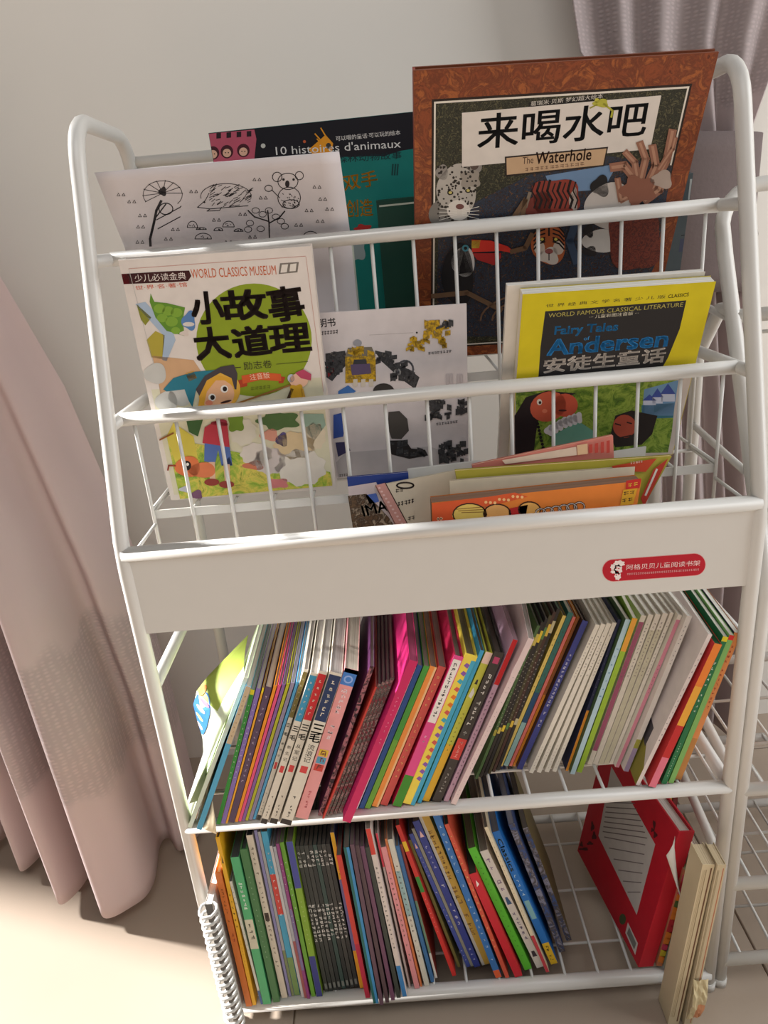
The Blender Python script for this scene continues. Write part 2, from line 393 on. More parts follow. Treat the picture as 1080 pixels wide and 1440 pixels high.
# ------------------------------------------------------------------ curtains
def curtain_mat(name, rgb, lace):
    m = bpy.data.materials.new(name); nt, b = nodes(m); N = nt.nodes; L = nt.links
    b.inputs['Roughness'].default_value = .95; b.inputs['Specular IOR Level'].default_value = .1
    tc = N.new('ShaderNodeTexCoord'); uv = N.new('ShaderNodeUVMap'); uv.uv_map = 'UVMap'
    sp = N.new('ShaderNodeSeparateXYZ'); L.new(uv.outputs[0], sp.inputs[0])
    nz = N.new('ShaderNodeTexNoise'); nz.inputs['Scale'].default_value = 9; L.new(uv.outputs[0], nz.inputs['Vector'])
    # openwork band between two heights (v in metres), edges wander
    ad = N.new('ShaderNodeMath'); ad.operation = 'MULTIPLY_ADD'; ad.inputs[1].default_value = .10; L.new(nz.outputs['Fac'], ad.inputs[0]); L.new(sp.outputs['Y'], ad.inputs[2])
    def step(e0, e1):
        mr = N.new('ShaderNodeMapRange'); mr.interpolation_type = 'SMOOTHSTEP'; mr.inputs[1].default_value = e0; mr.inputs[2].default_value = e1; L.new(ad.outputs[0], mr.inputs[0]); return mr
    a = step(lace[0], lace[0]+.02); c = step(lace[1]+.02, lace[1])
    ms = N.new('ShaderNodeMath'); ms.operation = 'MULTIPLY'; L.new(a.outputs[0], ms.inputs[0]); L.new(c.outputs[0], ms.inputs[1])
    mp = N.new('ShaderNodeMapping'); mp.inputs['Scale'].default_value = (80, 200, 1); L.new(uv.outputs[0], mp.inputs[0])
    vo = N.new('ShaderNodeTexVoronoi'); vo.inputs['Scale'].default_value = 1; vo.inputs['Randomness'].default_value = .3; L.new(mp.outputs[0], vo.inputs['Vector'])
    cr = N.new('ShaderNodeMapRange'); cr.inputs[1].default_value = .15; cr.inputs[2].default_value = .45; L.new(vo.outputs['Distance'], cr.inputs[0])
    mm = N.new('ShaderNodeMath'); mm.operation = 'MULTIPLY'; L.new(cr.outputs[0], mm.inputs[0]); L.new(ms.outputs[0], mm.inputs[1])
    mx = N.new('ShaderNodeMix'); mx.data_type = 'RGBA'; mx.inputs[6].default_value = lin(rgb)+(1,); mx.inputs[7].default_value = lin(tuple(x*.925 for x in rgb))+(1,)
    L.new(mm.outputs[0], mx.inputs[0]); L.new(mx.outputs[2], b.inputs['Base Color'])
    bp = N.new('ShaderNodeBump'); bp.inputs['Strength'].default_value = .35; bp.inputs['Distance'].default_value = .002; bp.invert = True
    fz = N.new('ShaderNodeTexNoise'); fz.inputs['Scale'].default_value = 500; L.new(uv.outputs[0], fz.inputs['Vector'])
    f2 = N.new('ShaderNodeMath'); f2.operation = 'MULTIPLY_ADD'; f2.inputs[1].default_value = .15; L.new(fz.outputs['Fac'], f2.inputs[0]); L.new(mm.outputs[0], f2.inputs[2])
    L.new(f2.outputs[0], bp.inputs['Height']); L.new(bp.outputs[0], b.inputs['Normal'])
    tr = N.new('ShaderNodeBsdfTranslucent'); L.new(mx.outputs[2], tr.inputs['Color'])
    sh = N.new('ShaderNodeMixShader'); sh.inputs[0].default_value = .42; L.new(b.outputs[0], sh.inputs[1]); L.new(tr.outputs[0], sh.inputs[2])
    L.new(sh.outputs[0], N['Material Output'].inputs['Surface']); MATS[name] = m
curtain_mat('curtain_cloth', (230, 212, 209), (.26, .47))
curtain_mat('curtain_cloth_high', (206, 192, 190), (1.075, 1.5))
plain('tieback_cloth', (112, 100, 98), .95, .1, .05, 200, .4)
def smooth_line(pts, n):
    out = []; k = len(pts)
    for i in range(n):
        t = i/(n-1)*(k-1); j = min(int(t), k-2); t -= j
        p = [Vector(pts[max(0, min(k-1, j+q))]) for q in (-1, 0, 1, 2)]
        out.append(.5*((2*p[1])+(-p[0]+p[2])*t+(2*p[0]-5*p[1]+4*p[2]-p[3])*t*t+(-p[0]+3*p[1]-3*p[2]+p[3])*t**3))
    return out
def cloth(name, rows, n, mat, label, cat='curtain', wob=0):
    """rows: list of (z, [(x,y)...]) from floor up, each resampled to n"""
    R = [[Vector((p.x, p.y, z)) for p in smooth_line([(a, b, 0) for a, b in q], n)] for z, q in rows]
    # interpolate between rows
    G = []
    for i in range(len(R)-1):
        for k in range(14): t = k/14; t2 = t; G.append([R[i][j].lerp(R[i+1][j], t2) for j in range(n)])
    G.append(R[-1])
    mb = MB(); mb.grid(G, mat=mat); o = mb.build(name)
    uvl = o.data.uv_layers.new(name='UVMap'); C_ = n
    arc = [0]
    for j in range(1, n): arc.append(arc[-1]+(R[0][j]-R[0][j-1]).length)
    for lp in o.data.loops:
        i, j = divmod(lp.vertex_index, C_); uvl.data[lp.index].uv = (arc[j], G[i][j].z)
    solidify(o, .0016); tag(o, label, cat); return o
base = [(-.86, .36), (-.80, .40), (-.755, .29), (-.715, .35), (-.675, .245), (-.645, .30), (-.632, .32), (-.592, .185), (-.565, .20), (-.548, .29), (-.536, .30), (-.515, .155), (-.47, .165), (-.452, .20), (-.462, .275), (-.450, .29), (-.425, .262), (-.402, .30), (-.415, .36), (-.45, .39)]
def gather(pts, x0, x1, yc, amp, w):
    k = len(pts)-1; xs_ = [p[0] for p in pts]
    return [(x*(1-w)+(x0+(x1-x0)*i/k)*w, y*(1-w)+(yc+(y-.28)*amp)*w) for i, (x, y) in enumerate(pts)]
cloth('curtain', [(.022, base), (.30, gather(base, -.80, -.418, .30, .8, .25)), (.50, gather(base, -.80, -.432, .31, .6, .7)), (.75, gather(base, -.80, -.477, .325, .4, 1)), (.93, gather(base, -.80, -.535, .335, .3, 1)), (1.05, gather(base, -.80, -.60, .34, .2, 1))],
      190, 'curtain_cloth', 'dusty pink floor-length curtain with openwork band, gathered left of the bookrack')
def pleats(x0, x1, n, y, amp, ph=0, seed=1):
    rd = random.Random(seed); return [(x0+(x1-x0)*i/(2*n)+rd.uniform(-.004, .004), y+(amp if i % 2 else -amp)*rd.uniform(.6, 1.1)) for i in range(2*n+1)]
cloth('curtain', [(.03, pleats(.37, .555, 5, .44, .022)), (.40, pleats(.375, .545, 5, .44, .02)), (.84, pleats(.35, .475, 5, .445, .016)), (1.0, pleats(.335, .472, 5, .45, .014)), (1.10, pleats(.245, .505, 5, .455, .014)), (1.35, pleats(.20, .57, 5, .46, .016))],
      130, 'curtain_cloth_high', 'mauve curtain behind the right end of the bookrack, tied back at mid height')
mb = MB()
ring_ = []
for i in range(28):
    a = 2*math.pi*i/28; ring_.append((.408+.077*math.cos(a), .449+.036*math.sin(a)))
G = []
for k in range(9):
    z = .80+.2*k/8; G.append([(x+(.006 if k < 4 else 0), y, z-.012*(x-.33)/.16) for x, y in ring_]+[(ring_[0][0]+(.006 if k < 4 else 0), ring_[0][1], z-.012*(ring_[0][0]-.33)/.16)])
mb.grid(G, mat='tieback_cloth'); tb = mb.build('curtain_tieback'); solidify(tb, .002); tag(tb, 'wide dark taupe cloth tieback wrapped round the mauve curtain', 'tieback')


# ------------------------------------------------------------------ books standing on the wire shelves
PG = (196, 190, 180); W_ = (222, 216, 206)
PLAN = []
def flush():
    """set the books of one row side by side without running into each other, then build them"""
    out = {}; Q = []
    for a, k in PLAN:
        name, label, b, t, wpx, zs = a
        p = at_z(b[0], b[1], zs+.002); q = at_y(t[0], t[1], p.y); d = Vector((q.x-p.x, 0, q.z-zs)); an = math.atan2(d.x, d.z)
        Q.append([p.x, an, wpx*depth((p+q)/2)/FPX*math.cos(an)*.95, q.z, k.get('yaw', 0)])
    PUSH = [0]*len(Q)
    for i in range(len(Q)-1):
        x, an, T, top, yw = Q[i]; nx, nan, nT, ntop, nyw = Q[i+1]; zs = PLAN[i][0][5]; hz = min(top, ntop)-zs
        def gap(T, nx): return min((nx+math.tan(nan)*(z-(nT*math.sin(nan) if nan > 0 else 0)))-(x+math.tan(an)*(z-(T*math.sin(an) if an > 0 else 0))+T/math.cos(an)) for z in (0, hz))-.0003
        T0 = T
        while gap(T, nx) < 0 and T > max(.0016, T0*.62): T -= .0001
        g_ = gap(T, nx)
        if g_ < 0: Q[i+1][0] -= g_
        Q[i][2] = T
    for (a, k), (x, an, T, top, yw) in zip(PLAN, Q):
        post = k.pop('post', None); r = shelf_book(*a, x=x, T=T, **k); out[a[1]] = r
        if post: post(r)
    PLAN.clear(); return out
def shelf_book(name, label, b, t, wpx, zs, x=None, T=None, face=W_, spine=None, bands=(), pages=PG, D=.155, hard=False, art=None, group=None, cat='book', backc=None, fmat='gloss_cover', smat='ink', dy=0, yaw=0, facep=()):
    """b, t: foot and head of the spine's left edge as seen in the photograph; spine = colour, bands = (from, to, colour)"""
    spine = spine or face
    p = at_z(b[0], b[1], zs+.002); q = at_y(t[0], t[1], p.y); y = p.y+dy
    d = Vector((q.x-p.x, 0, q.z-zs)); L = d.length; a = math.atan2(d.x, d.z)
    p.x = x
    if a > 0: L -= T*math.sin(a)*.5
    M = Matrix.Translation((p.x, y, zs+(T*math.sin(a) if a > 0 else .0))) @ Matrix.Rotation(-math.radians(yaw), 4, 'Z') @ Matrix.Rotation(a, 4, 'Y')
    r = thing(name, label, cat, M, group)
    th = .0016 if hard else .0004; th = min(th, T*.2); ov = .003 if hard else 0
    mb = MB()
    mb.box((0, 0, 0), (T, th, L), spine, fmat)
    mb.box((0, th, 0), (th, D, L), face, fmat); mb.box((T-th, th, 0), (T, D, L), backc or face, fmat)
    o = mb.build('cover', r)
    mb = MB(); mb.box((th, th, ov), (T-th, D-ov-.0008, L-ov-(.0006 if not hard else 0)), pages, 'page_edges'); mb.build('pages', r)
    c = Canvas(W=T, H=L)
    for f0, f1, col in bands: c.uv([(T*.02, L*f0), (T*.98, L*f0), (T*.98, L*f1), (T*.02, L*f1)], col, smat if col is None else 'ink')
    c.up()
    if smat != 'ink': c.uv([(0, 0), (T, 0), (T, L), (0, L)], (255, 255, 255), smat); c.up()
    if art: art(c, T, L)
    if c.mb.v: c.build('spine_print', r)
    if facep:
        mb = MB()
        for i, (poly, col) in enumerate(facep): mb.poly([(-EPS*(i+1), u*D, v*L) for u, v in reversed(poly)], col)
        mb.build('cover_print', r)
    return r
def lerp2(a, b, t): return (a[0]+(b[0]-a[0])*t, a[1]+(b[1]-a[1])*t)
def txt_marks(col, v1=.9, v0=.4, n=10, k=.55, seed=0):
    return lambda c, T, L: c.marks(L*v1, L*v0, T/2, T*k, n, col, seed)
def both(*fs): return lambda c, T, L: [f(c, T, L) for f in fs]
def vt(s, v1, v0, col, k=.75, bold=0): return lambda c, T, L: c.vtext(s, L*v1, L*v0, T/2, T*k, col, bold)
def dt(s, v1, v0, col, k=.6, bold=0): return lambda c, T, L: c.dtext(s, L*v1, L*v0, T/2, T*k, col, bold)
K = (40, 34, 30)
RW = 'books leaning in the upper wire row'; RB = 'books standing in the bottom wire row'

# --- upper row, left to right
def A(*a, **k): k.setdefault('group', RW); PLAN.append((('book', a[0], a[1], a[2], a[3], SA), k))
A('pale green softcover at left end of the upper row, blue-badged cover flaring out', (264, 1163), (344, 953), 11, face=(206, 222, 180), spine=(226, 236, 216), pages=(220, 218, 206), post=lambda r: flare(r))
def flare(g):
    bpy.context.view_layer.update()
    # the front cover of that softcover bends away to the left
    S0, S1 = at_y(266, 1130, -.004), at_y(343, 955, -.001); E = [at_y(*q) for q in ((284, 1125, .002), (291, 1088, .012), (292, 1062, .022), (286, 1036, .03), (278, 1012, .034), (273, 985, .038), (283, 962, .05), (312, 931, .08), (349, 893, .125))]
    E = smooth_line([tuple(p) for p in E], 11)
    def S(v, u): return (S0.lerp(S1, v)).lerp(E[min(10, int(v*10))].lerp(E[min(10, int(v*10)+1)], v*10-int(v*10)), u)+Vector((-.002*math.sin(math.pi*u), 0, 0))
    mb = MB(); mb.grid([[S(i/10, j/8) for j in range(9)] for i in range(11)], lambda i, j: (166, 182, 78) if (i > .62 and j > .2) else (214, 222, 196), 'gloss_cover')
    inv = g.matrix_world.inverted()
    def put(mb, nm):
        o = mb.build(nm); o.parent = g; o.matrix_parent_inverse = inv; return o
    solidify(put(mb, 'front_cover'), .0006)
    mb = MB(); n_ = (S(.4, .8)-S(.4, .6)).cross(S(.5, .7)-S(.3, .7)).normalized()
    if n_.y > 0: n_ = -n_
    def disc(v, u, rv, ru, col, e):
        n = len(mb.v); mb.v.append(tuple(S(v, u)+n_*e))
        for k in range(20): mb.v.append(tuple(S(v+rv*math.sin(2*math.pi*k/20), min(1, u+ru*math.cos(2*math.pi*k/20)))+n_*e))
        for k in range(20): mb.face((n, n+1+k, n+1+(k+1) % 20), col, 'ink')
    disc(.60, .68, .145, .31, (48, 116, 190), .0012)
    for v, u, c_ in ((.69, .62, (240, 120, 150)), (.63, .68, (240, 200, 210)), (.57, .70, (210, 220, 120)), (.51, .70, (250, 230, 240))): disc(v, u, .014, .17, c_, .0016)
    disc(.735, .84, .035, .09, (236, 140, 50), .0016)
    put(mb, 'cover_badge')
A('softcover with sky blue lower spine and torn corner, second in the upper row', (275, 1166), (345, 966), 9, post=lambda r: torn(r), face=(84, 170, 206), bands=((.62, 1, (206, 184, 150)),), art=txt_marks((150, 120, 90), .95, .66, 10, .4))
def torn(g2):
    mb = MB(); P = []
    for i in range(6):
        v = i/5; P.append([(.006+.010*u*(1-v)*1.6+.002*math.sin(3*v), -.0012-.006*u*math.sin(math.pi*(.15+.8*v)), .004+.04*v) for u in (0, .35, .7, 1)])
    mb.grid(P, (226, 212, 180), 'sheet_paper'); solidify(mb.build('torn_wrapper', g2), .0004)
thin = [('bright green', (46, 140, 52), (60, 60, 40), 8, 1, (236, 236, 220)), ('lilac purple', (134, 110, 178), None, 8, 1, (230, 220, 240)), ('marigold', (236, 168, 40), None, 5, 0, None), ('dark plum', (88, 66, 92), None, 11, 1, (200, 180, 200)),
        ('orange', (240, 150, 30), None, 6, 0, None), ('hot pink', (232, 82, 130), None, 6, 0, None), ('violet', (136, 96, 160), None, 6, 0, None), ('lime yellow', (186, 186, 40), None, 6, 0, None), ('lavender grey', (150, 140, 168), None, 7, 0, None), ('light blue', (86, 168, 214), None, 7, 0, None)]
xb, xt = 304, 352
tb_ = 0; tot = sum(x[3] for x in thin)
for n_, col, pg, wp, tx, tc_ in thin:
    f = tb_/tot; tb_ += wp
    A('thin %s-spined booklet in the run at the left of the upper row' % n_, lerp2((304, 1158), (361, 1150), f), lerp2((353, 970), (424, 958), f), wp, face=col, pages=[(120, 112, 104), (150, 146, 140), (176, 170, 160)][wp % 3], art=txt_marks(tc_, .95, .3, 16, .45, wp) if tx else None,
      bands=((.965, 1, (240, 214, 40)),) if n_ in ('bright green', 'marigold') else ())
def series(col, name):
    def f(c, T, L):
        c.uv([(T*.02, L*.70), (T*.98, L*.70), (T*.98, L*.985), (T*.02, L*.985)], col); c.up()
        c.marks(L*.96, L*.72, T/2, T*.4, 6, (236, 226, 206), 2)
        c.vtext(name[:2], L*.68, L*.565, T*.52, T*.9, (30, 26, 24), .02); c.vtext(name[2:], L*.55, L*.43, T*.5, T*.6, (50, 44, 40))
        c.uv([(T*.2, L*.36), (T*.8, L*.36), (T*.8, L*.405), (T*.2, L*.405)], (214, 70, 70)); c.marks(L*.2, L*.05, T/2, T*.35, 7, (60, 54, 48), 4)
        c.uv([(T*.02, 0), (T*.98, 0), (T*.98, L*.035), (T*.02, L*.035)], (60, 54, 50))
    return f
for b_, t_, w_, col, nm, cn in (((359, 1152), (427, 942), 11, (126, 112, 58), '三毛解放记', 'olive'), ((366, 1158), (438, 947), 12, (60, 150, 190), '三毛新生记', 'turquoise blue'), ((379, 1158), (450, 945), 13, (206, 44, 50), '三毛从军记', 'red'), ((394, 1160), (466, 947), 19, (38, 56, 96), '三毛流浪记', 'navy')):
    A('white-spined comic with %s block at the head of its spine, one of four alike' % cn, b_, t_, w_, face=(224, 216, 200), art=series(col, nm), pages=(164, 158, 152))
def pinkart(c, T, L):
    c.uv([(0, L*.90), (T, L*.90), (T, L), (0, L)], (70, 130, 206)); c.uv([(0, L*.975), (T, L*.975), (T, L), (0, L)], (178, 134, 176)); c.up()
    for k in range(16):
        a0, a1 = 2*math.pi*k/16, 2*math.pi*(k+1)/16; r0, r1 = T*.22, T*.34
        c.uv([(T/2+r0*math.cos(a0), L*.937+r0*math.sin(a0)), (T/2+r1*math.cos(a0), L*.937+r1*math.sin(a0)), (T/2+r1*math.cos(a1), L*.937+r1*math.sin(a1)), (T/2+r0*math.cos(a1), L*.937+r0*math.sin(a1))], (150, 180, 236))
    c.marks(L*.88, L*.55, T*.5, T*.5, 10, (240, 216, 220), 5)
    for v, col in ((.46, (226, 190, 60)), (.41, (90, 160, 190)), (.36, (206, 70, 60))): c.uv([(T*.15, L*(v-.022)), (T*.85, L*(v-.022)), (T*.85, L*(v+.022)), (T*.15, L*(v+.022))], col)
    c.up(); c.marks(L*.48, L*.34, T*.5, T*.5, 3, (120, 60, 50), 6); c.marks(L*.2, L*.06, T*.5, T*.3, 8, (200, 90, 100), 8)
A('salmon pink comic with blue square at the head of its spine beside the white comics', (416, 1152), (487, 942), 21, face=(232, 160, 160), art=pinkart, pages=(176, 166, 150))
A('dark purple book with black and pink mottled spine right of the salmon comic', (447, 1146), (521, 937), 11, face=(90, 44, 84), smat='zebra_print', pages=(120, 104, 100))
A('slim vermilion booklet right of the mottled purple book', (452, 1150), (527, 966), 5, face=(206, 66, 56), pages=(140, 120, 110))
for k in range(4):
    A('slim booklet with teal and pink patterned spine, %s from left of four alike' % ('one', 'two', 'three', 'four')[k], lerp2((457, 1146), (475, 1142), k/3), lerp2((532, 962), (550, 953), k/3), 6, face=(96, 60, 70), smat='pattern_print', pages=(120, 104, 98))
A('large magenta softcover showing its cover, head hidden under the panel', (482, 1156), (577, 930), 14, face=(226, 44, 120), spine=(206, 32, 96), pages=(150, 60, 90), D=.17, art=txt_marks((240, 150, 180), .8, .5, 12, .25))
A('slim white booklet with blue edge right of the magenta softcover', (500, 1136), (583, 938), 4, face=(206, 214, 226))
A('thin dark blue book right of the slim white booklet', (505, 1136), (588, 936), 8, face=(36, 84, 150), pages=(120, 110, 104))
A('thin green book right of the dark blue one', (513, 1136), (597, 937), 9, face=(70, 156, 58), pages=(120, 108, 96), bands=((0, .5, (110, 170, 60)),))
A('orange book with cream edge stripe right of the thin green book', (523, 1134), (606, 938), 11, face=(238, 148, 66), pages=(128, 108, 92), art=lambda c, T, L: c.uv([(T*.7, 0), (T, 0), (T, L), (T*.7, L)], (240, 196, 140)))
A('coral red book with speckled lettering right of the orange one', (535, 1132), (618, 938), 12, face=(206, 84, 78), pages=(140, 120, 110), art=txt_marks((240, 190, 120), .95, .2, 16, .4))
def crim(c, T, L):
    c.uv([(0, 0), (T, 0), (T, L*.22), (0, L*.22)], (66, 140, 44)); c.uv([(T*.08, L*.58), (T*.92, L*.58), (T*.92, L*.98), (T*.08, L*.98)], (240, 234, 226)); c.up()
    c.marks(L*.96, L*.61, T*.5, T*.5, 13, (50, 50, 50), 4); c.marks(L*.5, L*.44, T*.5, T*.3, 2, (240, 190, 210), 5)
A('thick crimson book with white title label and green spine foot', (552, 1134), (640, 924), 15, face=(196, 30, 76), spine=(226, 76, 140), art=crim, pages=(130, 120, 108), D=.165, hard=True)
def yel(c, T, L):
    c.uv([(T*.66, 0), (T, 0), (T, L*.97), (T*.66, L*.97)], (70, 168, 200)); c.up(); rd = random.Random(3)
    for k in range(16):
        v = L*(.93-.05*k); col = rd.choice([(226, 120, 40), (140, 90, 170), (70, 170, 190), (210, 90, 80)])
        c.uv([(T*.25, v), (T*.6, v-L*.012), (T*.7, v+L*.012), (T*.4, v+L*.02)], col)
A('lemon yellow book with cyan edge and tiny coloured pictures down the spine', (567, 1132), (656, 922), 20, face=(240, 216, 80), art=yel, pages=(120, 108, 80), hard=True)
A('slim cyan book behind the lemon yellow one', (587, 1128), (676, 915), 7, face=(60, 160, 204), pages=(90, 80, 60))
def yg(c, T, L):
    c.uv([(0, 0), (T, 0), (T, L*.4), (0, L*.4)], (226, 176, 50)); c.uv([(0, L*.93), (T, L*.93), (T, L), (0, L)], (240, 206, 190)); c.up()
    c.marks(L*.62, L*.35, T*.5, T*.35, 9, (126, 126, 50), 3); c.uv([(T*.2, L*.72), (T*.7, L*.71), (T*.8, L*.75), (T*.4, L*.78)], (220, 214, 206)); c.uv([(T*.3, L*.80), (T*.7, L*.8), (T*.6, L*.83), (T*.4, L*.83)], (60, 50, 46))
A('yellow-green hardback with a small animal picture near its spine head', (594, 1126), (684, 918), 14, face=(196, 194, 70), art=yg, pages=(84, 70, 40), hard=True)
def char(c, T, L):
    c.uv([(0, L*.30), (T, L*.30), (T, L*.44), (0, L*.44)], (214, 70, 62)); c.uv([(T*.2, L*.93), (T*.8, L*.93), (T*.8, L*.97), (T*.2, L*.97)], (190, 70, 110)); c.up()
    c.marks(L*.9, L*.46, T*.5, T*.6, 13, (226, 222, 214), 6); c.marks(L*.43, L*.31, T*.5, T*.5, 4, (240, 160, 150), 7); c.marks(L*.25, L*.06, T*.5, T*.4, 8, (170, 166, 160), 9)
A('charcoal spined hardback with white lettering and a red block', (608, 1127), (697, 918), 15, face=(60, 54, 50), art=char, pages=(96, 84, 76), hard=True)
A('mauve spined book with red head, leaning right of the charcoal hardback', (624, 1126), (722, 900), 8, face=(196, 160, 180), bands=((.74, 1, (206, 40, 44)),), pages=(170, 140, 150), art=txt_marks((120, 90, 110), .7, .1, 24, .5))
A('pale pink book leaning with its wide cover face showing', (634, 1130), (742, 893), 9, yaw=5, face=(226, 204, 202), pages=(150, 140, 132), D=.15, art=txt_marks((120, 100, 110), .8, .05, 26, .2))
darks = [('moss green', (70, 100, 56), (160, 150, 60)), ('black-brown', (44, 38, 34), (206, 186, 90)), ('ink black', (34, 32, 32), (230, 200, 60)), ('dark olive', (72, 66, 40), (90, 130, 70)), ('deep brown', (70, 44, 36), (226, 190, 70)), ('near-black', (40, 36, 34), (200, 190, 150))]
for k, (n_, col, c2) in enumerate(darks):
    f = k/5; A('slim %s spined booklet in the dark bunch mid upper row' % n_, lerp2((668, 1094), (698, 1082), f), lerp2((756, 880), (784, 856), f), 6, face=col, bands=((.86, .93, c2), (.3, .34, c2)), pages=[(150, 150, 140), (90, 110, 90)][k % 2], art=txt_marks((190, 184, 170), .8, .35, 16, .5, k))
for n_, col, b_, t_, w_, bd in (('butter yellow', (232, 206, 110), (702, 1076), (792, 866), 6, ()), ('teal green', (50, 112, 104), (708, 1076), (800, 862), 8, ((0, .3, (150, 190, 190)), (.3, .5, (40, 80, 120)))), ('salmon', (226, 120, 110), (716, 1076), (806, 868), 5, ()), ('orange', (214, 136, 40), (721, 1076), (812, 868), 6, ((.5, 1, (150, 90, 50)),))):
    A('slim %s booklet just left of the royal blue spine' % n_, b_, t_, w_, face=col, bands=bd, pages=(150, 140, 120), art=txt_marks((90, 80, 60), .9, .5, 12, .4) if w_ > 5 else None)
A('royal blue spined book with dark brown patterned cover showing', (727, 1081), (820, 874), 9, face=(70, 54, 44), spine=(58, 66, 140), pages=(226, 222, 214), hard=True, art=txt_marks((214, 214, 230), .8, .3, 18, .6))
for k in range(4):
    A('cream white spined booklet, %s from the left of four alike beside the royal blue book' % ('first', 'second', 'third', 'last')[k], lerp2((744, 1086), (777, 1084), k/3), lerp2((838, 879), (862, 876), k/3), 10, face=(226, 220, 206), pages=(214, 208, 196), art=both(txt_marks((140, 132, 124), .93, .66, 14, .45, k), txt_marks((170, 150, 140), .2, .02, 8, .3, k)))
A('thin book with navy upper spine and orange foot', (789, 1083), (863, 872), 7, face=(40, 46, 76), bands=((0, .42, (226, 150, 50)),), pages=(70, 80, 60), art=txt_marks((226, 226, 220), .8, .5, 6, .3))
A('deep green book with pale blue spine edge right of the navy and orange one', (797, 1088), (875, 872), 9, face=(74, 100, 66), spine=(176, 204, 214), pages=(226, 222, 212), D=.14, art=txt_marks((90, 140, 180), .85, .5, 7, .5))
A('leaf green book with its cover face showing among the white booklets', (811, 1085), (888, 867), 8, yaw=4, face=(120, 160, 40), spine=(150, 184, 50), pages=(226, 220, 206), bands=((.8, 1, (226, 160, 60)),), D=.14)
for k in range(5):
    A('white and mauve spined booklet, %s from the left of five beside the leaf green book' % ('first', 'second', 'third', 'fourth', 'fifth')[k], lerp2((826, 1074), (857, 1073), k/4), lerp2((902, 866), (943, 862), k/4), 9, face=(228, 220, 208), bands=((.1, .96, (170, 90, 120)),) if k == 0 else (((.0, .9, (206, 200, 176)),) if k in (2, 3) else ()), pages=(226, 222, 212), art=both(txt_marks((130, 110, 110), .95, .6, 16, .4, k)))
A('white booklet with rose pink spine stripe right of the mauve ones', (864, 1078), (953, 865), 10, face=(230, 222, 210), bands=((.0, .97, (214, 140, 158)),), pages=(230, 226, 218), art=txt_marks((120, 90, 90), .7, .5, 8, .4))
A('white booklet with lavender spine foot right of the rose striped one', (874, 1084), (963, 867), 11, face=(228, 220, 212), bands=((0, .16, (176, 156, 190)), (.16, .22, (170, 166, 70))), pages=(230, 226, 218), art=txt_marks((120, 110, 110), .95, .7, 10, .35))
ob = A('white softcover with wide pale cover face and olive corner near the right end', (894, 1103), (994, 889), 6, face=(226, 214, 210), pages=(226, 222, 214), D=.14, yaw=4, art=txt_marks((130, 110, 120), .9, .3, 16, .5), facep=(([(0, 0), (.45, 0), (.45, .28), (.12, .22), (0, .12)], (150, 140, 60)), ([(.12, .2), (.3, .24), (.3, .36), (.12, .33)], (84, 78, 84)), ([(.3, .3), (.42, .32), (.42, .95), (.3, .9)], (206, 200, 140))))
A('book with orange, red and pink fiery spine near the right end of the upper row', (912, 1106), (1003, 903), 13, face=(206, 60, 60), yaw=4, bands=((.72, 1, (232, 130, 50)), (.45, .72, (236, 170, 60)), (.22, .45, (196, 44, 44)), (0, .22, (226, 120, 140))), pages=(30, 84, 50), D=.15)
A('bottle green spined book with white lettering at the right end', (930, 1101), (1015, 893), 10, face=(26, 112, 66), yaw=4, pages=(226, 224, 214), bands=((.97, 1, (226, 206, 40)),), art=both(txt_marks((220, 236, 220), .85, .5, 10, .5), txt_marks((200, 230, 200), .3, .05, 14, .3)))
A('light green book second from the right end of the upper row', (940, 1100), (1024, 891), 8, face=(124, 176, 96), yaw=4, pages=(224, 222, 212), bands=((.97, 1, (206, 40, 40)),))
A('navy and brown covered book with orange spine, last at the right end', (949, 1095), (1031, 888), 10, face=(40, 44, 70), yaw=4, spine=(222, 140, 80), backc=(206, 140, 90), pages=(224, 222, 214), bands=((0, .3, (190, 130, 70)),), D=.16, art=txt_marks((170, 60, 40), .93, .5, 14, .5))

flush()
# --- bottom row
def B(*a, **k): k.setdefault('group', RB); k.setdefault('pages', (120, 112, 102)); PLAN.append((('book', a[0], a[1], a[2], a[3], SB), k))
def note(r):
    L = .195
    for i in range(18):
        mb = MB(); z = .006+L*i/18; pts = [(.0048+.0098*math.cos(a), -.006+.0105*math.sin(a), z+(.0012 if k % 2 else 0)) for k, a in [(k, 2*math.pi*k/12) for k in range(12)]]
        mb.tube(pts, .0019, 6, mat='steel_wire', closed=True); mb.build('coil_ring', r)
B('wire-bound notebook at the far left of the bottom row, coil facing out', (328, 1434), (288, 1272), 10, face=(190, 186, 180), spine=(84, 80, 76), pages=(206, 202, 194), D=.14, cat='notebook', post=note)
B('orange spined hardback right of the notebook', (346, 1414), (302, 1228), 9, face=(206, 112, 44), hard=True, pages=(200, 190, 170), art=both(txt_marks((120, 60, 20), .9, .65, 9, .5), txt_marks((150, 50, 30), .58, .5, 2, .7)))
B('golden yellow spined hardback, tall, third from the left of the bottom row', (355, 1412), (303, 1178), 9, face=(226, 172, 34), hard=True, pages=(84, 80, 76), art=both(txt_marks((70, 50, 20), .7, .48, 6, .7), txt_marks((190, 120, 40), .42, .25, 8, .4), lambda c, T, L: c.uv([(T*.3, L*.86), (T*.7, L*.86), (T*.5, L*.9)], (60, 40, 20))))
B('thin white illustrated book with blue foot beside the golden yellow spine', (364, 1411), (320, 1240), 5, face=(206, 204, 190), bands=((0, .12, (70, 100, 150)),), art=txt_marks((80, 110, 80), .98, .4, 14, .5))
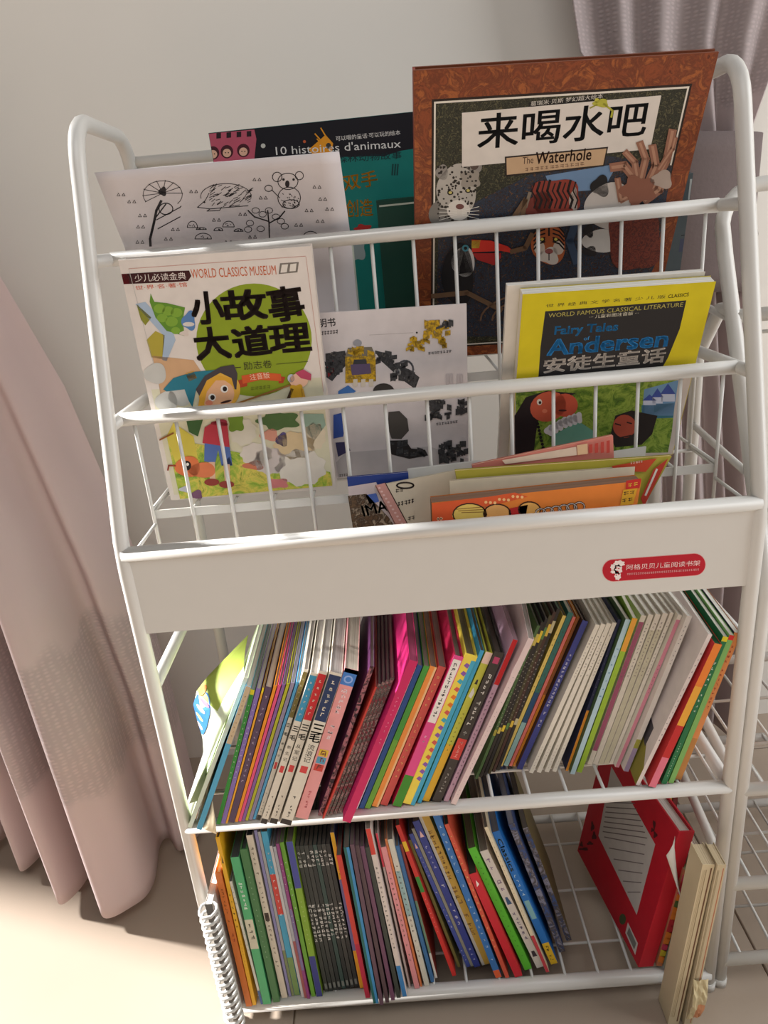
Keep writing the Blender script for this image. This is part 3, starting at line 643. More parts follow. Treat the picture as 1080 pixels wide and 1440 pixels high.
B('mint green spined book with white lettering', (370, 1411), (324, 1206), 12, face=(78, 170, 112), pages=(74, 78, 78), art=both(lambda c, T, L: c.uv([(0, L*.40), (T, L*.40), (T, L*.6), (0, L*.6)], (206, 200, 176)), txt_marks((226, 240, 226), .85, .66, 7, .5), txt_marks((90, 70, 60), .58, .42, 4, .6)))
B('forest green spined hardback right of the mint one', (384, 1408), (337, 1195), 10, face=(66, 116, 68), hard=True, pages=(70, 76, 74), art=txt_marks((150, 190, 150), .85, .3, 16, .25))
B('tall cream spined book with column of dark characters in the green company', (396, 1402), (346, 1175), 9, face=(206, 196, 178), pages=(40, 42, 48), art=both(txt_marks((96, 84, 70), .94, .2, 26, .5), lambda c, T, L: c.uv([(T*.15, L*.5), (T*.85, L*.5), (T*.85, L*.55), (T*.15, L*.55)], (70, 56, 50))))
for k, (n_, col, b_, t_, w_, bd) in enumerate((('lilac', (130, 126, 170), (406, 1400), (357, 1168), 4, ()), ('grey', (160, 160, 160), (410, 1399), (362, 1170), 4, ((0, .3, (120, 130, 90)),)),
    ('sky blue and red', (66, 160, 196), (414, 1398), (367, 1170), 9, ((.52, .76, (206, 70, 60)), (0, .25, (120, 150, 90)))), ('pale grey', (196, 194, 196), (424, 1401), (379, 1190), 4, ()), ('silver', (170, 172, 180), (428, 1402), (384, 1191), 4, ((0, .4, (160, 90, 90)),)), ('magenta purple', (140, 60, 120), (432, 1403), (388, 1187), 6, ((.2, .6, (120, 110, 150)),)), ('grass green', (104, 160, 50), (438, 1400), (393, 1185), 6, ()))):
    B('thin %s spined book in the narrow bunch left in bottom row' % n_, b_, t_, w_, face=col, bands=bd, art=txt_marks((226, 226, 226), .9, .5, 10, .45, k) if w_ > 4 else None)
B('green book with deep blue head and foot left of the black series', (445, 1400), (402, 1184), 11, face=(126, 164, 44), bands=((.72, 1, (70, 76, 150)), (0, .28, (58, 62, 130))), pages=(110, 100, 92), art=txt_marks((190, 210, 140), .65, .35, 10, .3))
def blk(c, T, L, k=0):
    c.marks(L*.97, L*.86, T/2, T*1.1, 4, (222, 222, 218), 2+k); c.marks(L*.62, L*.36, T/2, T*1.1, 9, (226, 226, 222), 3+k); c.uv([(T*.2, L*.02), (T*.8, L*.02), (T*.8, L*.06), (T*.2, L*.06)], (120, 124, 120))
for k in range(8):
    col = ((58, 62, 58), (46, 52, 50), (54, 58, 56), (38, 44, 44), (50, 74, 70), (40, 44, 44), (60, 62, 60), (46, 48, 48))[k]
    B('slim black book with white lettering, %s from the left in the uniform series of eight' % ('first', 'second', 'third', 'fourth', 'fifth', 'sixth', 'seventh', 'eighth')[k], lerp2((457, 1393), (499, 1386), k/7), lerp2((415, 1190), (458, 1187), k/7), 5.7, face=col, art=lambda c, T, L, k=k: blk(c, T, L, k), pages=(104, 96, 88))
B('thin book with yellow head, lavender middle and yellow foot', (506, 1388), (464, 1171), 7, face=(112, 106, 160), bands=((.72, 1, (232, 176, 36)), (0, .26, (226, 166, 40))), art=txt_marks((60, 50, 30), .8, .74, 2, .6))
B('thin scarlet book right of the yellow and lavender one', (514, 1402), (473, 1203), 7, face=(214, 62, 50), bands=((0, .4, (190, 40, 70)),))
B('thin teal book with bright blue edge right of the scarlet one', (525, 1410), (483, 1192), 8, face=(30, 104, 100), art=lambda c, T, L: c.uv([(T*.5, 0), (T, 0), (T, L), (T*.5, L)], (66, 148, 206)), bands=())
for k in range(4):
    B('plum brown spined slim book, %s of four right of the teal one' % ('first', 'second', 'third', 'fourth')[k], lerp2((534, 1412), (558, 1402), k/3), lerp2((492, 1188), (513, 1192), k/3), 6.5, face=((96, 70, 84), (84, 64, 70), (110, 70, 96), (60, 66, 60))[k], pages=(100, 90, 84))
def wr(c, T, L): c.marks(L*.8, L*.3, T/2, T*.55, 18, (70, 60, 60), 3)
B('white spined book with red head and blue foot', (566, 1400), (514, 1166), 7, face=(216, 204, 196), bands=((.86, 1, (214, 70, 60)), (0, .2, (60, 130, 190))), art=wr)
for n_, col, b_, t_, w_, bd in (('crimson topped grey', (186, 170, 166), (575, 1388), (528, 1172), 5, ((.8, 1, (206, 60, 80)),)), ('rose pink', (222, 146, 150), (582, 1389), (534, 1192), 9, ()), ('burnt orange', (206, 120, 70), (591, 1386), (541, 1180), 5, ()), ('white chequered', (206, 204, 190), (597, 1385), (545, 1181), 8, ((.5, .8, (150, 180, 180)),)), ('steel blue', (60, 110, 160), (606, 1380), (556, 1190), 5, ())):
    B('thin %s spined book in the loose middle bunch of the bottom row' % n_, b_, t_, w_, face=col, bands=bd, art=txt_marks((90, 70, 60), .85, .2, 18, .5) if w_ > 6 else None)
B('white footed slim book leaning beside the steel blue one', (612, 1374), (562, 1188), 6, face=(150, 60, 50), bands=((0, .2, (226, 220, 206)), (.2, .6, (120, 150, 120))))
B('red spined book with green and yellow flashes, leaning left', (626, 1372), (545, 1162), 10, face=(206, 50, 44), bands=((.58, .68, (60, 140, 60)), (.84, .9, (236, 190, 50))), art=txt_marks((240, 200, 190), .55, .3, 8, .35))
B('olive spined slim book leaning beside the periwinkle blue one', (642, 1359), (572, 1182), 7, face=(126, 122, 66))
def blu(c, T, L):
    c.marks(L*.85, L*.66, T/2, T*.5, 6, (190, 196, 226), 3); c.marks(L*.6, L*.3, T/2, T*.6, 7, (236, 236, 240), 4); c.uv([(T*.2, L*.9), (T*.8, L*.9), (T*.5, L*.94)], (240, 200, 200)); c.marks(L*.15, L*.04, T/2, T*.5, 3, (190, 196, 226), 5)
B('periwinkle blue spined book with white lettering and heart', (652, 1359), (570, 1174), 10, face=(70, 88, 170), art=blu, pages=(120, 116, 110))
B('thin grey spined book between the two blue ones', (660, 1358), (576, 1166), 5, face=(150, 150, 140))
B('indigo blue spined book with pale lettering', (667, 1359), (580, 1156), 10, face=(56, 68, 148), art=blu, pages=(150, 140, 130))
B('thick mottled yellow book with white edge', (678, 1356), (587, 1145), 15, face=(206, 166, 70), pages=(150, 132, 110), art=both(lambda c, T, L: c.uv([(0, 0), (T*.3, 0), (T*.3, L), (0, L)], (206, 200, 190)), txt_marks((150, 110, 60), .9, .2, 22, .6)))
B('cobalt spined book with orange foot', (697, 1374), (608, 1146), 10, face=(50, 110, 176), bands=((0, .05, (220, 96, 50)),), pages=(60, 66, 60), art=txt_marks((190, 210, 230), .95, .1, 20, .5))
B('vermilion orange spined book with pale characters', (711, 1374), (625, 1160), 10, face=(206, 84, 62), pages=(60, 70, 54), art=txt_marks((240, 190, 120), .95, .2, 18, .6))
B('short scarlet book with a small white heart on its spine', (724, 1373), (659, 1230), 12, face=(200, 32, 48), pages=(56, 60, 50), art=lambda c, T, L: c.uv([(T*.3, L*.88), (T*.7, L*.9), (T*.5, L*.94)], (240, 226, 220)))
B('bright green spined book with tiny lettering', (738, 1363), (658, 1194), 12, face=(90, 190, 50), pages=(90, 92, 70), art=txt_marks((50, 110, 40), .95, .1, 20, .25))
B('chalk white spined book with purple characters and blue emblem', (755, 1360), (675, 1198), 13, face=(216, 212, 206), pages=(130, 120, 110), art=both(txt_marks((150, 130, 160), .95, .66, 5, .7), lambda c, T, L: c.uv([(T*.2, L*.56), (T*.8, L*.56), (T*.6, L*.62), (T*.3, L*.62)], (60, 90, 130)), txt_marks((120, 110, 140), .5, .25, 6, .6), lambda c, T, L: c.uv([(T*.2, L*.1), (T*.8, L*.1), (T*.7, L*.15), (T*.3, L*.15)], (60, 50, 60))))
B('tall cream spined book with red foot', (768, 1366), (681, 1164), 7, face=(220, 206, 176), bands=((0, .27, (190, 60, 70)),), art=txt_marks((160, 140, 100), .95, .4, 18, .4))
def cob(c, T, L):
    c.uv([(0, 0), (T, 0), (T, L*.17), (0, L*.17)], (220, 180, 40)); c.up(); c.dtext('Classics', L*.95, L*.72, T*.5, T*.6, (206, 200, 60), .01); c.marks(L*.7, L*.5, T*.5, T*.5, 6, (190, 220, 240), 3); c.uv([(T*.15, L*.36), (T*.85, L*.36), (T*.85, L*.5), (T*.15, L*.5)], (130, 180, 190)); c.marks(L*.15, L*.03, T*.5, T*.6, 5, (90, 70, 30), 4)
B('azure blue spined book with yellow lettering and yellow foot in the bottom row', (775, 1355), (692, 1171), 11, face=(30, 110, 190), art=cob, pages=(100, 100, 110), D=.17)
B('magazine in a crinkled clear sleeve behind the azure blue spine', (787, 1338), (715, 1160), 9, face=(60, 80, 130), smat='plastic_print', pages=(150, 150, 160), D=.16)
B('glossy dark picture magazine right of the sleeved one', (797, 1322), (735, 1165), 8, face=(110, 100, 60), smat='plastic_print', pages=(120, 110, 100), D=.13)
flush()

# ------------------------------------------------------------------ big red storybook and the old books at the lower right
def lay_book(name, label, P0, P1, P2, T, face, pages, spinecol, cat='book', group=None, th=.0022, art=None, matpages='page_edges_flat'):
    """P0 front foot, P1 back foot, P2 front head of the cover that faces left; T to the right"""
    P0, P1, P2 = Vector(P0), Vector(P1), Vector(P2)
    ey = (P1-P0); D = ey.length; ey.normalize(); ez = P2-P0; ez = ez-ey*ez.dot(ey); L = ez.length; ez.normalize(); ex = ey.cross(ez)
    r = thing(name, label, cat, frame(P0, ex, ey, ez), group)
    mb = MB(); mb.box((0, 0, 0), (th, D, L), face, 'gloss_cover'); mb.box((T-th, 0, 0), (T, D, L), face, 'gloss_cover'); mb.box((th, 0, 0), (T-th, th, L), spinecol, 'gloss_cover'); mb.build('cover', r)
    mb = MB(); mb.box((th, th, .003), (T-th, D-.004, L-.004), pages, 'page_edges'); mb.build('pages', r)
    if art:
        c = Canvas(None, 9, 9)
        def topx(px, py):
            d = ray(px, py); k = (P0-CAM).dot(ex)/d.dot(ex); q = CAM+d*k-P0; return (q.dot(ey), q.dot(ez))
        c.topx = topx; c.clip = lambda p: [(min(max(u, .001), D-.001), min(max(v, .001), L-.001)) for u, v in p]
        def uv(pts, col, mat='ink'):
            e = -c.layer*EPS; c.mb.poly([(e, u, v) for u, v in pts], col, mat)
        c.uv = uv
        art(c)
        c.mb.build('cover_print', r)
    return r
def redart(c):
    c.zoom(640, 1060, 3.375)
    c.poly([(742, 60), (680, 390), (862, 765), (950, 430)], (190, 184, 180)); c.up()
    for k in range(13):
        t = k/13; a = lerp2((716, 225), (692, 395), t); b_ = lerp2((858, 225), (935, 440), t)
        if k < 7:
            a = lerp2((712, 230), (684, 390), k/7); b_ = lerp2((860, 235), (935, 430), k/7); c.line([lerp2(a, b_, .06), lerp2(a, b_, .94)], 5, (110, 100, 100))
        else:
            a = lerp2((684, 390), (838, 710), (k-7)/6); b_ = lerp2((940, 440), (880, 700), (k-7)/6); c.line([lerp2(a, b_, .1), lerp2(a, b_, .85)], 5, (120, 110, 110))
    c.poly([(820, 800), (808, 850), (855, 955), (868, 900)], (206, 200, 196)); c.up(); c.poly([(826, 822), (816, 852), (850, 930), (860, 900)], (120, 120, 116))
    c.ell((795, 785), 16, 26, (70, 80, 50)); 
    for (x, y, rx, ry) in ((652, 345, 8, 22), (660, 390, 10, 18), (640, 425, 14, 8), (612, 452, 22, 7), (600, 430, 7, 12), (945, 340, 6, 26), (950, 385, 9, 14), (936, 362, 6, 10)): c.blob((x, y), rx, ry, (78, 24, 28), k=3, amp=.25, seed=x)

P0 = at_z(897, 1374, SB+.001)
P0.y = .002
P0 = at_y(897, 1374, .002); P0.z = SB+.004
P1 = Vector((P0.x-.02, .19, SB+.004)); P1 = at_z(812, 1196, SB+.004)
P2 = at_y(956, 1172, .006)
red = lay_book('book', 'large red hardback standing open-side right in the bottom row, white text page on its back', P0, P1, P2, .020, (186, 26, 44), (206, 200, 194), (180, 24, 40), art=redart, group=None)
# loose sheet and worn old books between the red hardback and the right leg
def loose(name, label, poly, T, face, edge, cat='book', grp=None, nsheet=0, part='pages'):
    pass
old_ = [('colourful worn picture book with fruit-coloured cover just right of the red hardback', (922, 1372), (962, 1225), .004, 9, (190, 120, 90), (150, 150, 110), 'photo'),
       ('grey-green softcover leaning right of the colourful worn one', (934, 1380), (977, 1222), -.002, 9, (150, 160, 140), (190, 186, 176), None),
       ('plain grey paper folder standing behind the worn beige books', (945, 1386), (987, 1218), -.006, 7, (176, 170, 158), (200, 196, 186), None),
       ('thick worn beige book with browned page edges, slipped in front of the bottom rail', (940, 1428), (988, 1217), -.044, 17, (206, 190, 156), (196, 178, 146), None),
       ('worn beige book with cracked spine, slipped down nearest the right leg', (963, 1426), (1009, 1217), -.047, 12, (196, 180, 148), (190, 172, 140), None)]
old = old_
for k, (lb, b_, t_, y_, w_, fc, pgc, sp) in enumerate(old):
    p = at_y(b_[0], b_[1], y_); q = at_y(t_[0], t_[1], y_); zb_ = SB+.0005 if k < 3 else .0005; dd = .085 if k < 3 else .031; p.z = zb_; a = math.atan2(q.x-p.x, q.z-p.z); L = (q-p).length; T = w_*depth(p)/FPX*.92
    r = thing('book', lb, 'book', Matrix.Translation((p.x, y_, zb_+T*math.sin(a))) @ Matrix.Rotation(a, 4, 'Y'), 'worn books at the right of the bottom row')
    mb = MB(); mb.box((0, .0, 0), (.0006, dd, L), fc, 'sheet_paper'); mb.box((T-.0006, 0, 0), (T, dd, L), fc, 'sheet_paper'); mb.box((.0006, 0, 0), (T-.0006, .0006, L), fc if sp is None else (200, 120, 80), 'sheet_paper'); mb.build('cover', r)
    mb = MB(); mb.box((.0006, .0006, .001), (T-.0006, dd-.002, L-.001), pgc, 'page_edges'); mb.build('pages', r)
    c = Canvas(W=T, H=L)
    if k == 0:
        rd = random.Random(8)
        for i in range(14):
            v = L*(.05+.065*i); col = rd.choice([(190, 50, 60), (226, 130, 50), (200, 180, 50), (196, 60, 90), (90, 110, 60)]); c.uv([(0, v), (T, v-.003), (T, v+.009), (0, v+.010)], col)
    if k >= 3:
        c.uv([(T*.72, L*.02), (T*.84, L*.02), (T*.84, L*.98), (T*.72, L*.98)], (110, 74, 50) if k == 3 else (176, 110, 80))
        rd = random.Random(k)
        for i in range(6): u = T*rd.uniform(.1, .6); c.uv([(u, L*.05), (u+T*.03, L*.05), (u+T*.03, L*.97), (u, L*.97)], (170, 150, 116))
    if c.mb.v: c.build('spine_print', r)
# crumpled wrapper and loose pages slipping out under the worn books, over the front rail
def slip(label, top, bot, wd, y0, y1, col, seed):
    rd = random.Random(seed); a, b = at_y(*top, y0), at_y(*bot, y1); P = []
    for i in range(10):
        t = i/9; m_ = a.lerp(b, t); P.append([m_+Vector(((j/6-.5)*wd*(1-.2*t), -.006*math.sin(math.pi*t)+rd.uniform(-.0016, .0016), rd.uniform(-.001, .001))) for j in range(7)])
    mb = MB(); mb.grid(P, col if callable(col) else col, 'sheet_paper', False); o = mb.build('loose_sheet'); solidify(o, .0004); tag(o, label, 'paper')
slip('crumpled wrapper with faded orange print hanging below the worn beige books', (986, 1378), (974, 1431), .017, -.049, -.052, lambda i, j: (214, 150, 110) if (j > .4 and i > .5) else (206, 190, 150), 6)
# dog-eared sheet poking out
s = MB(); q = [at_y(937, 1203, -.004), at_y(966, 1184, -.003), at_y(964, 1283, -.002)]
P = []
for i in range(7):
    t = i/6; a = Vector(q[0]).lerp(q[2], t); b_ = Vector(q[1]).lerp(q[2], t); P.append([a.lerp(b_, j/5)+Vector((0, -.006*math.sin(math.pi*j/5)*(1-t)+.03*(j/5), 0)) for j in range(6)])
s.grid(P, (216, 208, 196), 'sheet_paper'); o = s.build('loose_sheet'); solidify(o, .0004); tag(o, 'curled white loose sheet poking out beside the red hardback', 'paper')
# old exercise books standing further back, spines up to the right leg
for k, (lb, b_, t_, w_, fc) in enumerate((('tall cream booklet standing behind the worn beige books at right', (985, 1215), (952, 1105), 8, (214, 206, 180)), ('yellow-edged booklet behind the cream one beside the right leg', (1000, 1205), (966, 1100), 5, (206, 180, 80)), ('dark red booklet behind the yellow-edged one beside the right leg', (1006, 1195), (972, 1100), 5, (120, 60, 56)))):
    y_ = .10+.03*k; p = at_y(b_[0]-14, b_[1], y_); T = .006
    r = thing('book', lb, 'book', Matrix.Translation((.262+.0075*k, .10, SB+.001)) @ Matrix.Rotation(math.radians(2), 4, 'Y'), 'worn books at the right of the bottom row')
    mb = MB(); mb.box((0, 0, 0), (.0006, .13, .205), fc, 'sheet_paper'); mb.box((T-.0006, 0, 0), (T, .13, .205), fc, 'sheet_paper'); mb.box((.0006, 0, 0), (T-.0006, .0006, .205), fc, 'sheet_paper'); mb.build('cover', r)
    mb = MB(); mb.box((.0006, .0006, .001), (T-.0006, .128, .204), (206, 198, 180), 'page_edges'); mb.build('pages', r)

# ------------------------------------------------------------------ picture books facing out in the baskets
def face_book(name, label, pl, TL, TR, zbot, T, face, pages, spine=None, hard=True, group=None, cat='book', mat='gloss_cover', W=None, L=None, dx=0):
    """pl = ((y, z), (y, z)): the front cover's plane; TL, TR its top corners in the photograph"""
    (yb, zb), (yt, zt) = pl; sl = Vector((0, yt-yb, zt-zb)).normalized(); n = Vector((1, 0, 0)).cross(sl); o0 = Vector((0, yb, zb))
    def hit(px, py): d = ray(px, py); return CAM+d*((o0-CAM).dot(n)/d.dot(n))
    tl, tr = hit(*TL), hit(*TR); ex = (tr-tl).normalized(); ez = sl-ex*sl.dot(ex); ez.normalize(); ey = ez.cross(ex)
    W = W or (tr-tl).length
    L = L or (tl.z-zbot)/ez.z; O = tl-ez*L
    if ex.z < 0: L += W*ex.z/ez.z; O = tl-ez*L
    r = thing(name, label, cat, frame(O, ex, ey, ez), group)
    th = .0022 if hard else .0005; ov = .003 if hard else .0005
    mb = MB(); mb.box((0, 0, 0), (W, th, L), face, mat); mb.box((0, T-th, 0), (W, T, L), face, mat); mb.box((0, th, 0), (th, T-th, L), spine or face, mat); mb.build('cover', r)
    mb = MB(); mb.box((th, th, ov), (W-ov, T-th, L-ov), pages, 'page_edges_flat'); mb.build('pages', r)
    def topx(px, py): q = hit(px, py)-O; return (q.dot(ex), q.dot(ez))
    c = Canvas(topx, W, L); return r, c
BK = 'picture books facing out in the top basket'; MK = 'picture books facing out in the middle basket'

# teal and black animal story book, at the back of the top basket
r, c = face_book('book', 'teal and black picture book behind the white colouring sheet in the top basket', ((.2495, .77), (.234, 1.02)), (293, 187), (590, 156), .7675, .009, (18, 116, 108), (200, 196, 190), group=BK)
c.zoom(280, 160, 3.375)
c.poly([(40, 90), (1060, -20), (1060, 160), (960, 175), (880, 200), (680, 205), (260, 225), (40, 230)], (22, 20, 28)); c.up()
c.poly([(42, 95), (262, 75), (272, 120), (262, 215), (50, 232)], (186, 84, 104)); c.up()
for i in range(4): c.poly([(82+48*i, 92-3*i), (104+48*i, 90-3*i), (104+48*i, 116-3*i), (82+48*i, 118-3*i)], (40, 24, 30))
for x, y in ((66, 186), (132, 180), (210, 174)):
    c.ell((x, y), 30, 32, (70, 24, 34)); c.up(); c.ell((x, y+6), 20, 20, (222, 176, 150)); c.up(); c.line([(x-8, y+4), (x-6, y+5)], 5, (40, 20, 20)); c.line([(x+6, y+4), (x+8, y+5)], 5, (40, 20, 20)); c.layer -= 2
c.poly([(520, 170), (600, 100), (636, 140), (630, 190), (560, 215)], (226, 150, 30)); c.up()
for a, b in (((550, 95), (590, 140)), ((578, 68), (612, 125)), ((560, 120), (580, 140))): c.line([a, b], 6, (226, 150, 30))
c.ell((614, 152), 12, 14, (60, 60, 60)); c.ell((304, 152), 11, 11, (200, 200, 190)); c.ell((500, 132), 7, 7, (190, 90, 50))
c.text('可以唱的童话·可以玩的绘本', (650, 130), (956, 100), 24, (226, 222, 216))
c.text("10 histoires d'animaux", (366, 196), (958, 160), 40, (220, 218, 214)); c.up()
c.text('10个森林动物故事', (560, 242), (962, 212), 34, (16, 40, 46)); c.text('双手', (690, 365), (850, 340), 74, (226, 156, 30), .01); c.text('创造', (700, 490), (826, 484), 80, (226, 156, 30), .01)
for x in (920, 932, 944): c.line([(x, 240), (x-4, 290)], 7, (16, 60, 60))
c.blob((780, 545), 40, 20, (170, 40, 36), k=5); c.blob((750, 640), 40, 60, (150, 160, 160), k=4)
c.build('cover_print', r)
# dark green cloth-bound book
r, c = face_book('book', 'plain dark green hardback wedged between the teal and the brown framed books', ((.2365, .77), (.205, .95)), (529, 283), (640, 272), .7675, .008, (26, 66, 54), (190, 186, 178), group=BK, W=.16)
c.line([(534, 290), (640, 279)], 2.5, (190, 196, 180)); c.build('cover_print', r)
# dark grey book behind the big one at the right
r, c = face_book('book', 'dark grey book with pale label behind the right side of the large brown picture book', ((.2385, .77), (.205, .93)), (900, 250), (975, 243), .7675, .010, (74, 84, 88), (180, 200, 206), group=BK, W=None)
c.zoom(920, 160, 6.54)
c.poly([(330, 600), (450, 590), (420, 780), (310, 790)], (176, 182, 180)); c.up(); c.poly([(345, 615), (435, 607), (410, 770), (325, 778)], (196, 200, 198)); c.up()
c.line([(352, 716), (376, 704)], 8, (60, 60, 64)); c.poly([(478, 505), (512, 498), (512, 540), (492, 560)], (214, 206, 206))
c.poly([(240, 1150), (370, 1140), (365, 1260), (225, 1270)], (70, 74, 96)); c.line([(250, 1120), (390, 1105)], 7, (30, 32, 34)); c.build('cover_print', r)

# the big brown framed book
PW = ((.203, .77), (.084, 1.035))
r, c = face_book('book', 'large brown framed picture book with jungle animals and white title panel, tallest of all', PW, (581, 99), (1011, 73), .7675, .011, (122, 62, 36), (206, 198, 186), spine=(150, 60, 50), group=BK)
c.zoom(560, 40, 2.077)
W, L = c.W, c.H
c.uv([(.0005, .0005), (W-.0005, .0005), (W-.0005, L-.0005), (.0005, L-.0005)], (255, 255, 255), 'leather_print'); c.up()
i0, i1 = c.P((98, 207)), c.P((862, 148)); lo = .012
c.uv([(i0[0], lo), (i1[0], lo), (i1[0], i0[1]), (i0[0], i0[1])], (40, 26, 20)); c.up()
k = .002; c.uv([(i0[0]+k, lo+k), (i1[0]-k, lo+k), (i1[0]-k, i0[1]-k), (i0[0]+k, i0[1]-k)], (222, 214, 202)); c.up()
k = .0036; c.uv([(i0[0]+k, lo+k), (i1[0]-k, lo+k), (i1[0]-k, i0[1]-k), (i0[0]+k, i0[1]-k)], (255, 255, 255), 'jungle_print'); c.up()
c.poly([(118, 560), (400, 420), (600, 370), (800, 400), (750, 690), (650, 900), (110, 900)], (255, 255, 255), 'pool_print'); c.up()
c.poly([(430, 430), (640, 395), (600, 470), (450, 480)], (110, 140, 176)); c.up()
c.poly([(380, 216), (600, 190), (604, 207), (384, 231)], (24, 22, 20)); c.up()
c.text('葛瑞米·贝斯 梦幻超大绘本', (386, 227), (598, 204), 14, (206, 200, 190))
# spotted cat
c.blob((150, 540), 56, 60, (120, 116, 110), k=3, amp=.1); c.up(); c.blob((172, 470), 58, 74, (176, 170, 162), k=3, amp=.06); c.blob((222, 396), 24, 26, (140, 134, 128), k=3, amp=.1); c.blob((128, 420), 18, 22, (140, 134, 128), k=3, amp=.1); c.up()
c.ell((222, 398), 13, 15, (84, 70, 64)); c.ell((176, 530), 34, 30, (212, 206, 198)); c.blob((210, 440), 30, 26, (150, 142, 132), k=4); c.up()
rd = random.Random(5)
for i in range(110):
    x, y = 170+rd.uniform(-54, 58), 462+rd.uniform(-66, 100)
    if abs(x-176) < 26 and abs(y-530) < 24: continue
    c.ell((x, y), rd.uniform(2, 5), rd.uniform(2, 4.5), (44, 38, 34), n=7)
c.up(); c.ell((152, 480), 9, 6, (40, 34, 30)); c.ell((204, 474), 9, 6, (40, 34, 30)); c.ell((180, 520), 12, 8, (110, 70, 66)); c.up(); c.ell((152, 479), 5, 4, (196, 184, 110)); c.ell((204, 473), 5, 4, (196, 184, 110))
for i in range(4): c.line([(172, 532+4*i), (120, 524+12*i)], 1.6, (226, 222, 214)); c.line([(186, 532+4*i), (236, 520+12*i)], 1.6, (226, 222, 214))
c.up()
# title panel
c.poly([(186, 246), (768, 195), (736, 352), (186, 404)], (216, 208, 200)); c.up()
c.text('来喝水吧', (232, 352), (718, 312), 100, (26, 28, 32), .012); c.up()
c.poly([(311, 374), (613, 345), (601, 402), (313, 432)], (40, 30, 26)); c.up(); c.poly([(316, 378), (608, 350), (598, 398), (317, 427)], (196, 164, 130)); c.up()
c.text('The', (362, 396), (394, 393), 20, (60, 36, 26)); c.text('Waterhole', (400, 396), (562, 383), 34, (56, 32, 24), .012); c.hmarks((370, 416), (545, 398), 9, 12, (120, 90, 70), 4)
# frog
c.blob((592, 218), 22, 12, (176, 172, 60), k=3); c.line([(600, 220), (626, 240), (622, 258)], 6, (170, 166, 56)); c.line([(580, 222), (560, 232)], 4, (150, 146, 50)); c.ell((580, 210), 7, 7, (190, 186, 70)); c.up()
# striped cat drinking
c.blob((460, 490), 74, 52, (140, 56, 44), k=4, amp=.12); c.blob((410, 520), 40, 40, (112, 48, 40), k=3); c.blob((440, 628), 50, 62, (176, 92, 50), k=3, amp=.06); c.blob((512, 500), 12, 34, (200, 186, 176), k=3); c.up()
for i in range(9): x = 398+15*i; c.line([(x, 446+rd.uniform(-4, 6)), (x-8, 474), (x+6, 500), (x-2, 524)], 7 if i % 2 else 4, (28, 20, 20))
c.blob((440, 664), 30, 24, (206, 196, 186), k=3); c.ell((412, 640), 16, 20, (206, 190, 176)); c.ell((468, 640), 16, 20, (206, 190, 176)); c.up()
for sx in (-1, 1):
    for i in range(5): c.line([(440+sx*12, 574+12*i), (440+sx*30, 580+12*i), (440+sx*44, 596+12*i)], 4.5, (28, 22, 20))
    c.ell((440+sx*20, 616), 9, 6, (24, 20, 18))
c.line([(440, 570), (440, 604)], 5, (28, 22, 20)); c.ell((440, 650), 12, 8, (150, 80, 76)); c.up(); c.ell((420, 615), 5, 4, (214, 196, 90)); c.ell((460, 615), 5, 4, (214, 196, 90)); c.line([(440, 656), (440, 676)], 3, (50, 36, 34)); c.up()
c.line([(520, 560), (500, 620), (520, 680)], 22, (60, 76, 100)); c.line([(330, 560), (372, 520), (384, 480)], 10, (130, 116, 100)); c.up()
# black and white bear
c.blob((620, 520), 74, 70, (196, 188, 182), k=3, amp=.06); c.blob((590, 460), 26, 30, (28, 26, 28), k=3); c.blob((590, 620), 52, 34, (206, 200, 194), k=3, amp=.06); c.blob((640, 590), 22, 26, (36, 34, 36), k=3); c.blob((556, 590), 14, 20, (40, 36, 38), k=3); c.blob((560, 650), 20, 14, (40, 34, 36), k=3); c.up()
# red-brown antlered bulk
c.blob((690, 610), 80, 100, (120, 52, 50), 'fur_print', k=4, amp=.1); c.up()
for pts, wd in (([(690, 520), (700, 450), (660, 400), (625, 405)], 26), ([(700, 450), (690, 390), (664, 362)], 20), ([(705, 450), (722, 380), (706, 335)], 22), ([(720, 470), (752, 400), (742, 345)], 24), ([(740, 470), (784, 380), (800, 300)], 24), ([(760, 410), (800, 350), (808, 320)], 14), ([(690, 480), (650, 500), (640, 440)], 18), ([(720, 500), (760, 470), (776, 430)], 26)):
    c.line(pts, wd, (150, 104, 84)); c.up()
    c.line(pts, wd*.35, (178, 134, 110)); c.up(1)
c.blob((700, 470), 50, 40, (142, 92, 74), k=5); c.blob((770, 440), 30, 26, (176, 158, 146), k=3); c.up()
# big-billed bird
c.blob((175, 720), 46, 90, (26, 24, 28), k=3, amp=.06); c.blob((190, 680), 34, 44, (206, 202, 200), k=3, amp=.05); c.up()
c.poly([(214, 615), (270, 618), (320, 635), (342, 656), (300, 648), (215, 652)], (214, 52, 40)); c.poly([(214, 618), (240, 616), (236, 640), (214, 640)], (226, 196, 70)); c.poly([(216, 655), (300, 654), (300, 668), (280, 690), (230, 674)], (170, 40, 40)); c.up(); c.ell((196, 640), 10, 10, (70, 140, 160)); c.up(); c.ell((196, 640), 5, 5, (20, 20, 20))
for pts in ([(330, 650), (370, 640), (390, 600)], [(340, 545), (370, 500), (360, 560)], [(100, 780), (200, 770), (300, 820)]): c.line(pts, 14, (110, 84, 62))
for i in range(6): c.ring((470, 850), 60+34*i, 20+14*i, 5, (120, 90, 70), 180, 350)
c.build('cover_print', r)

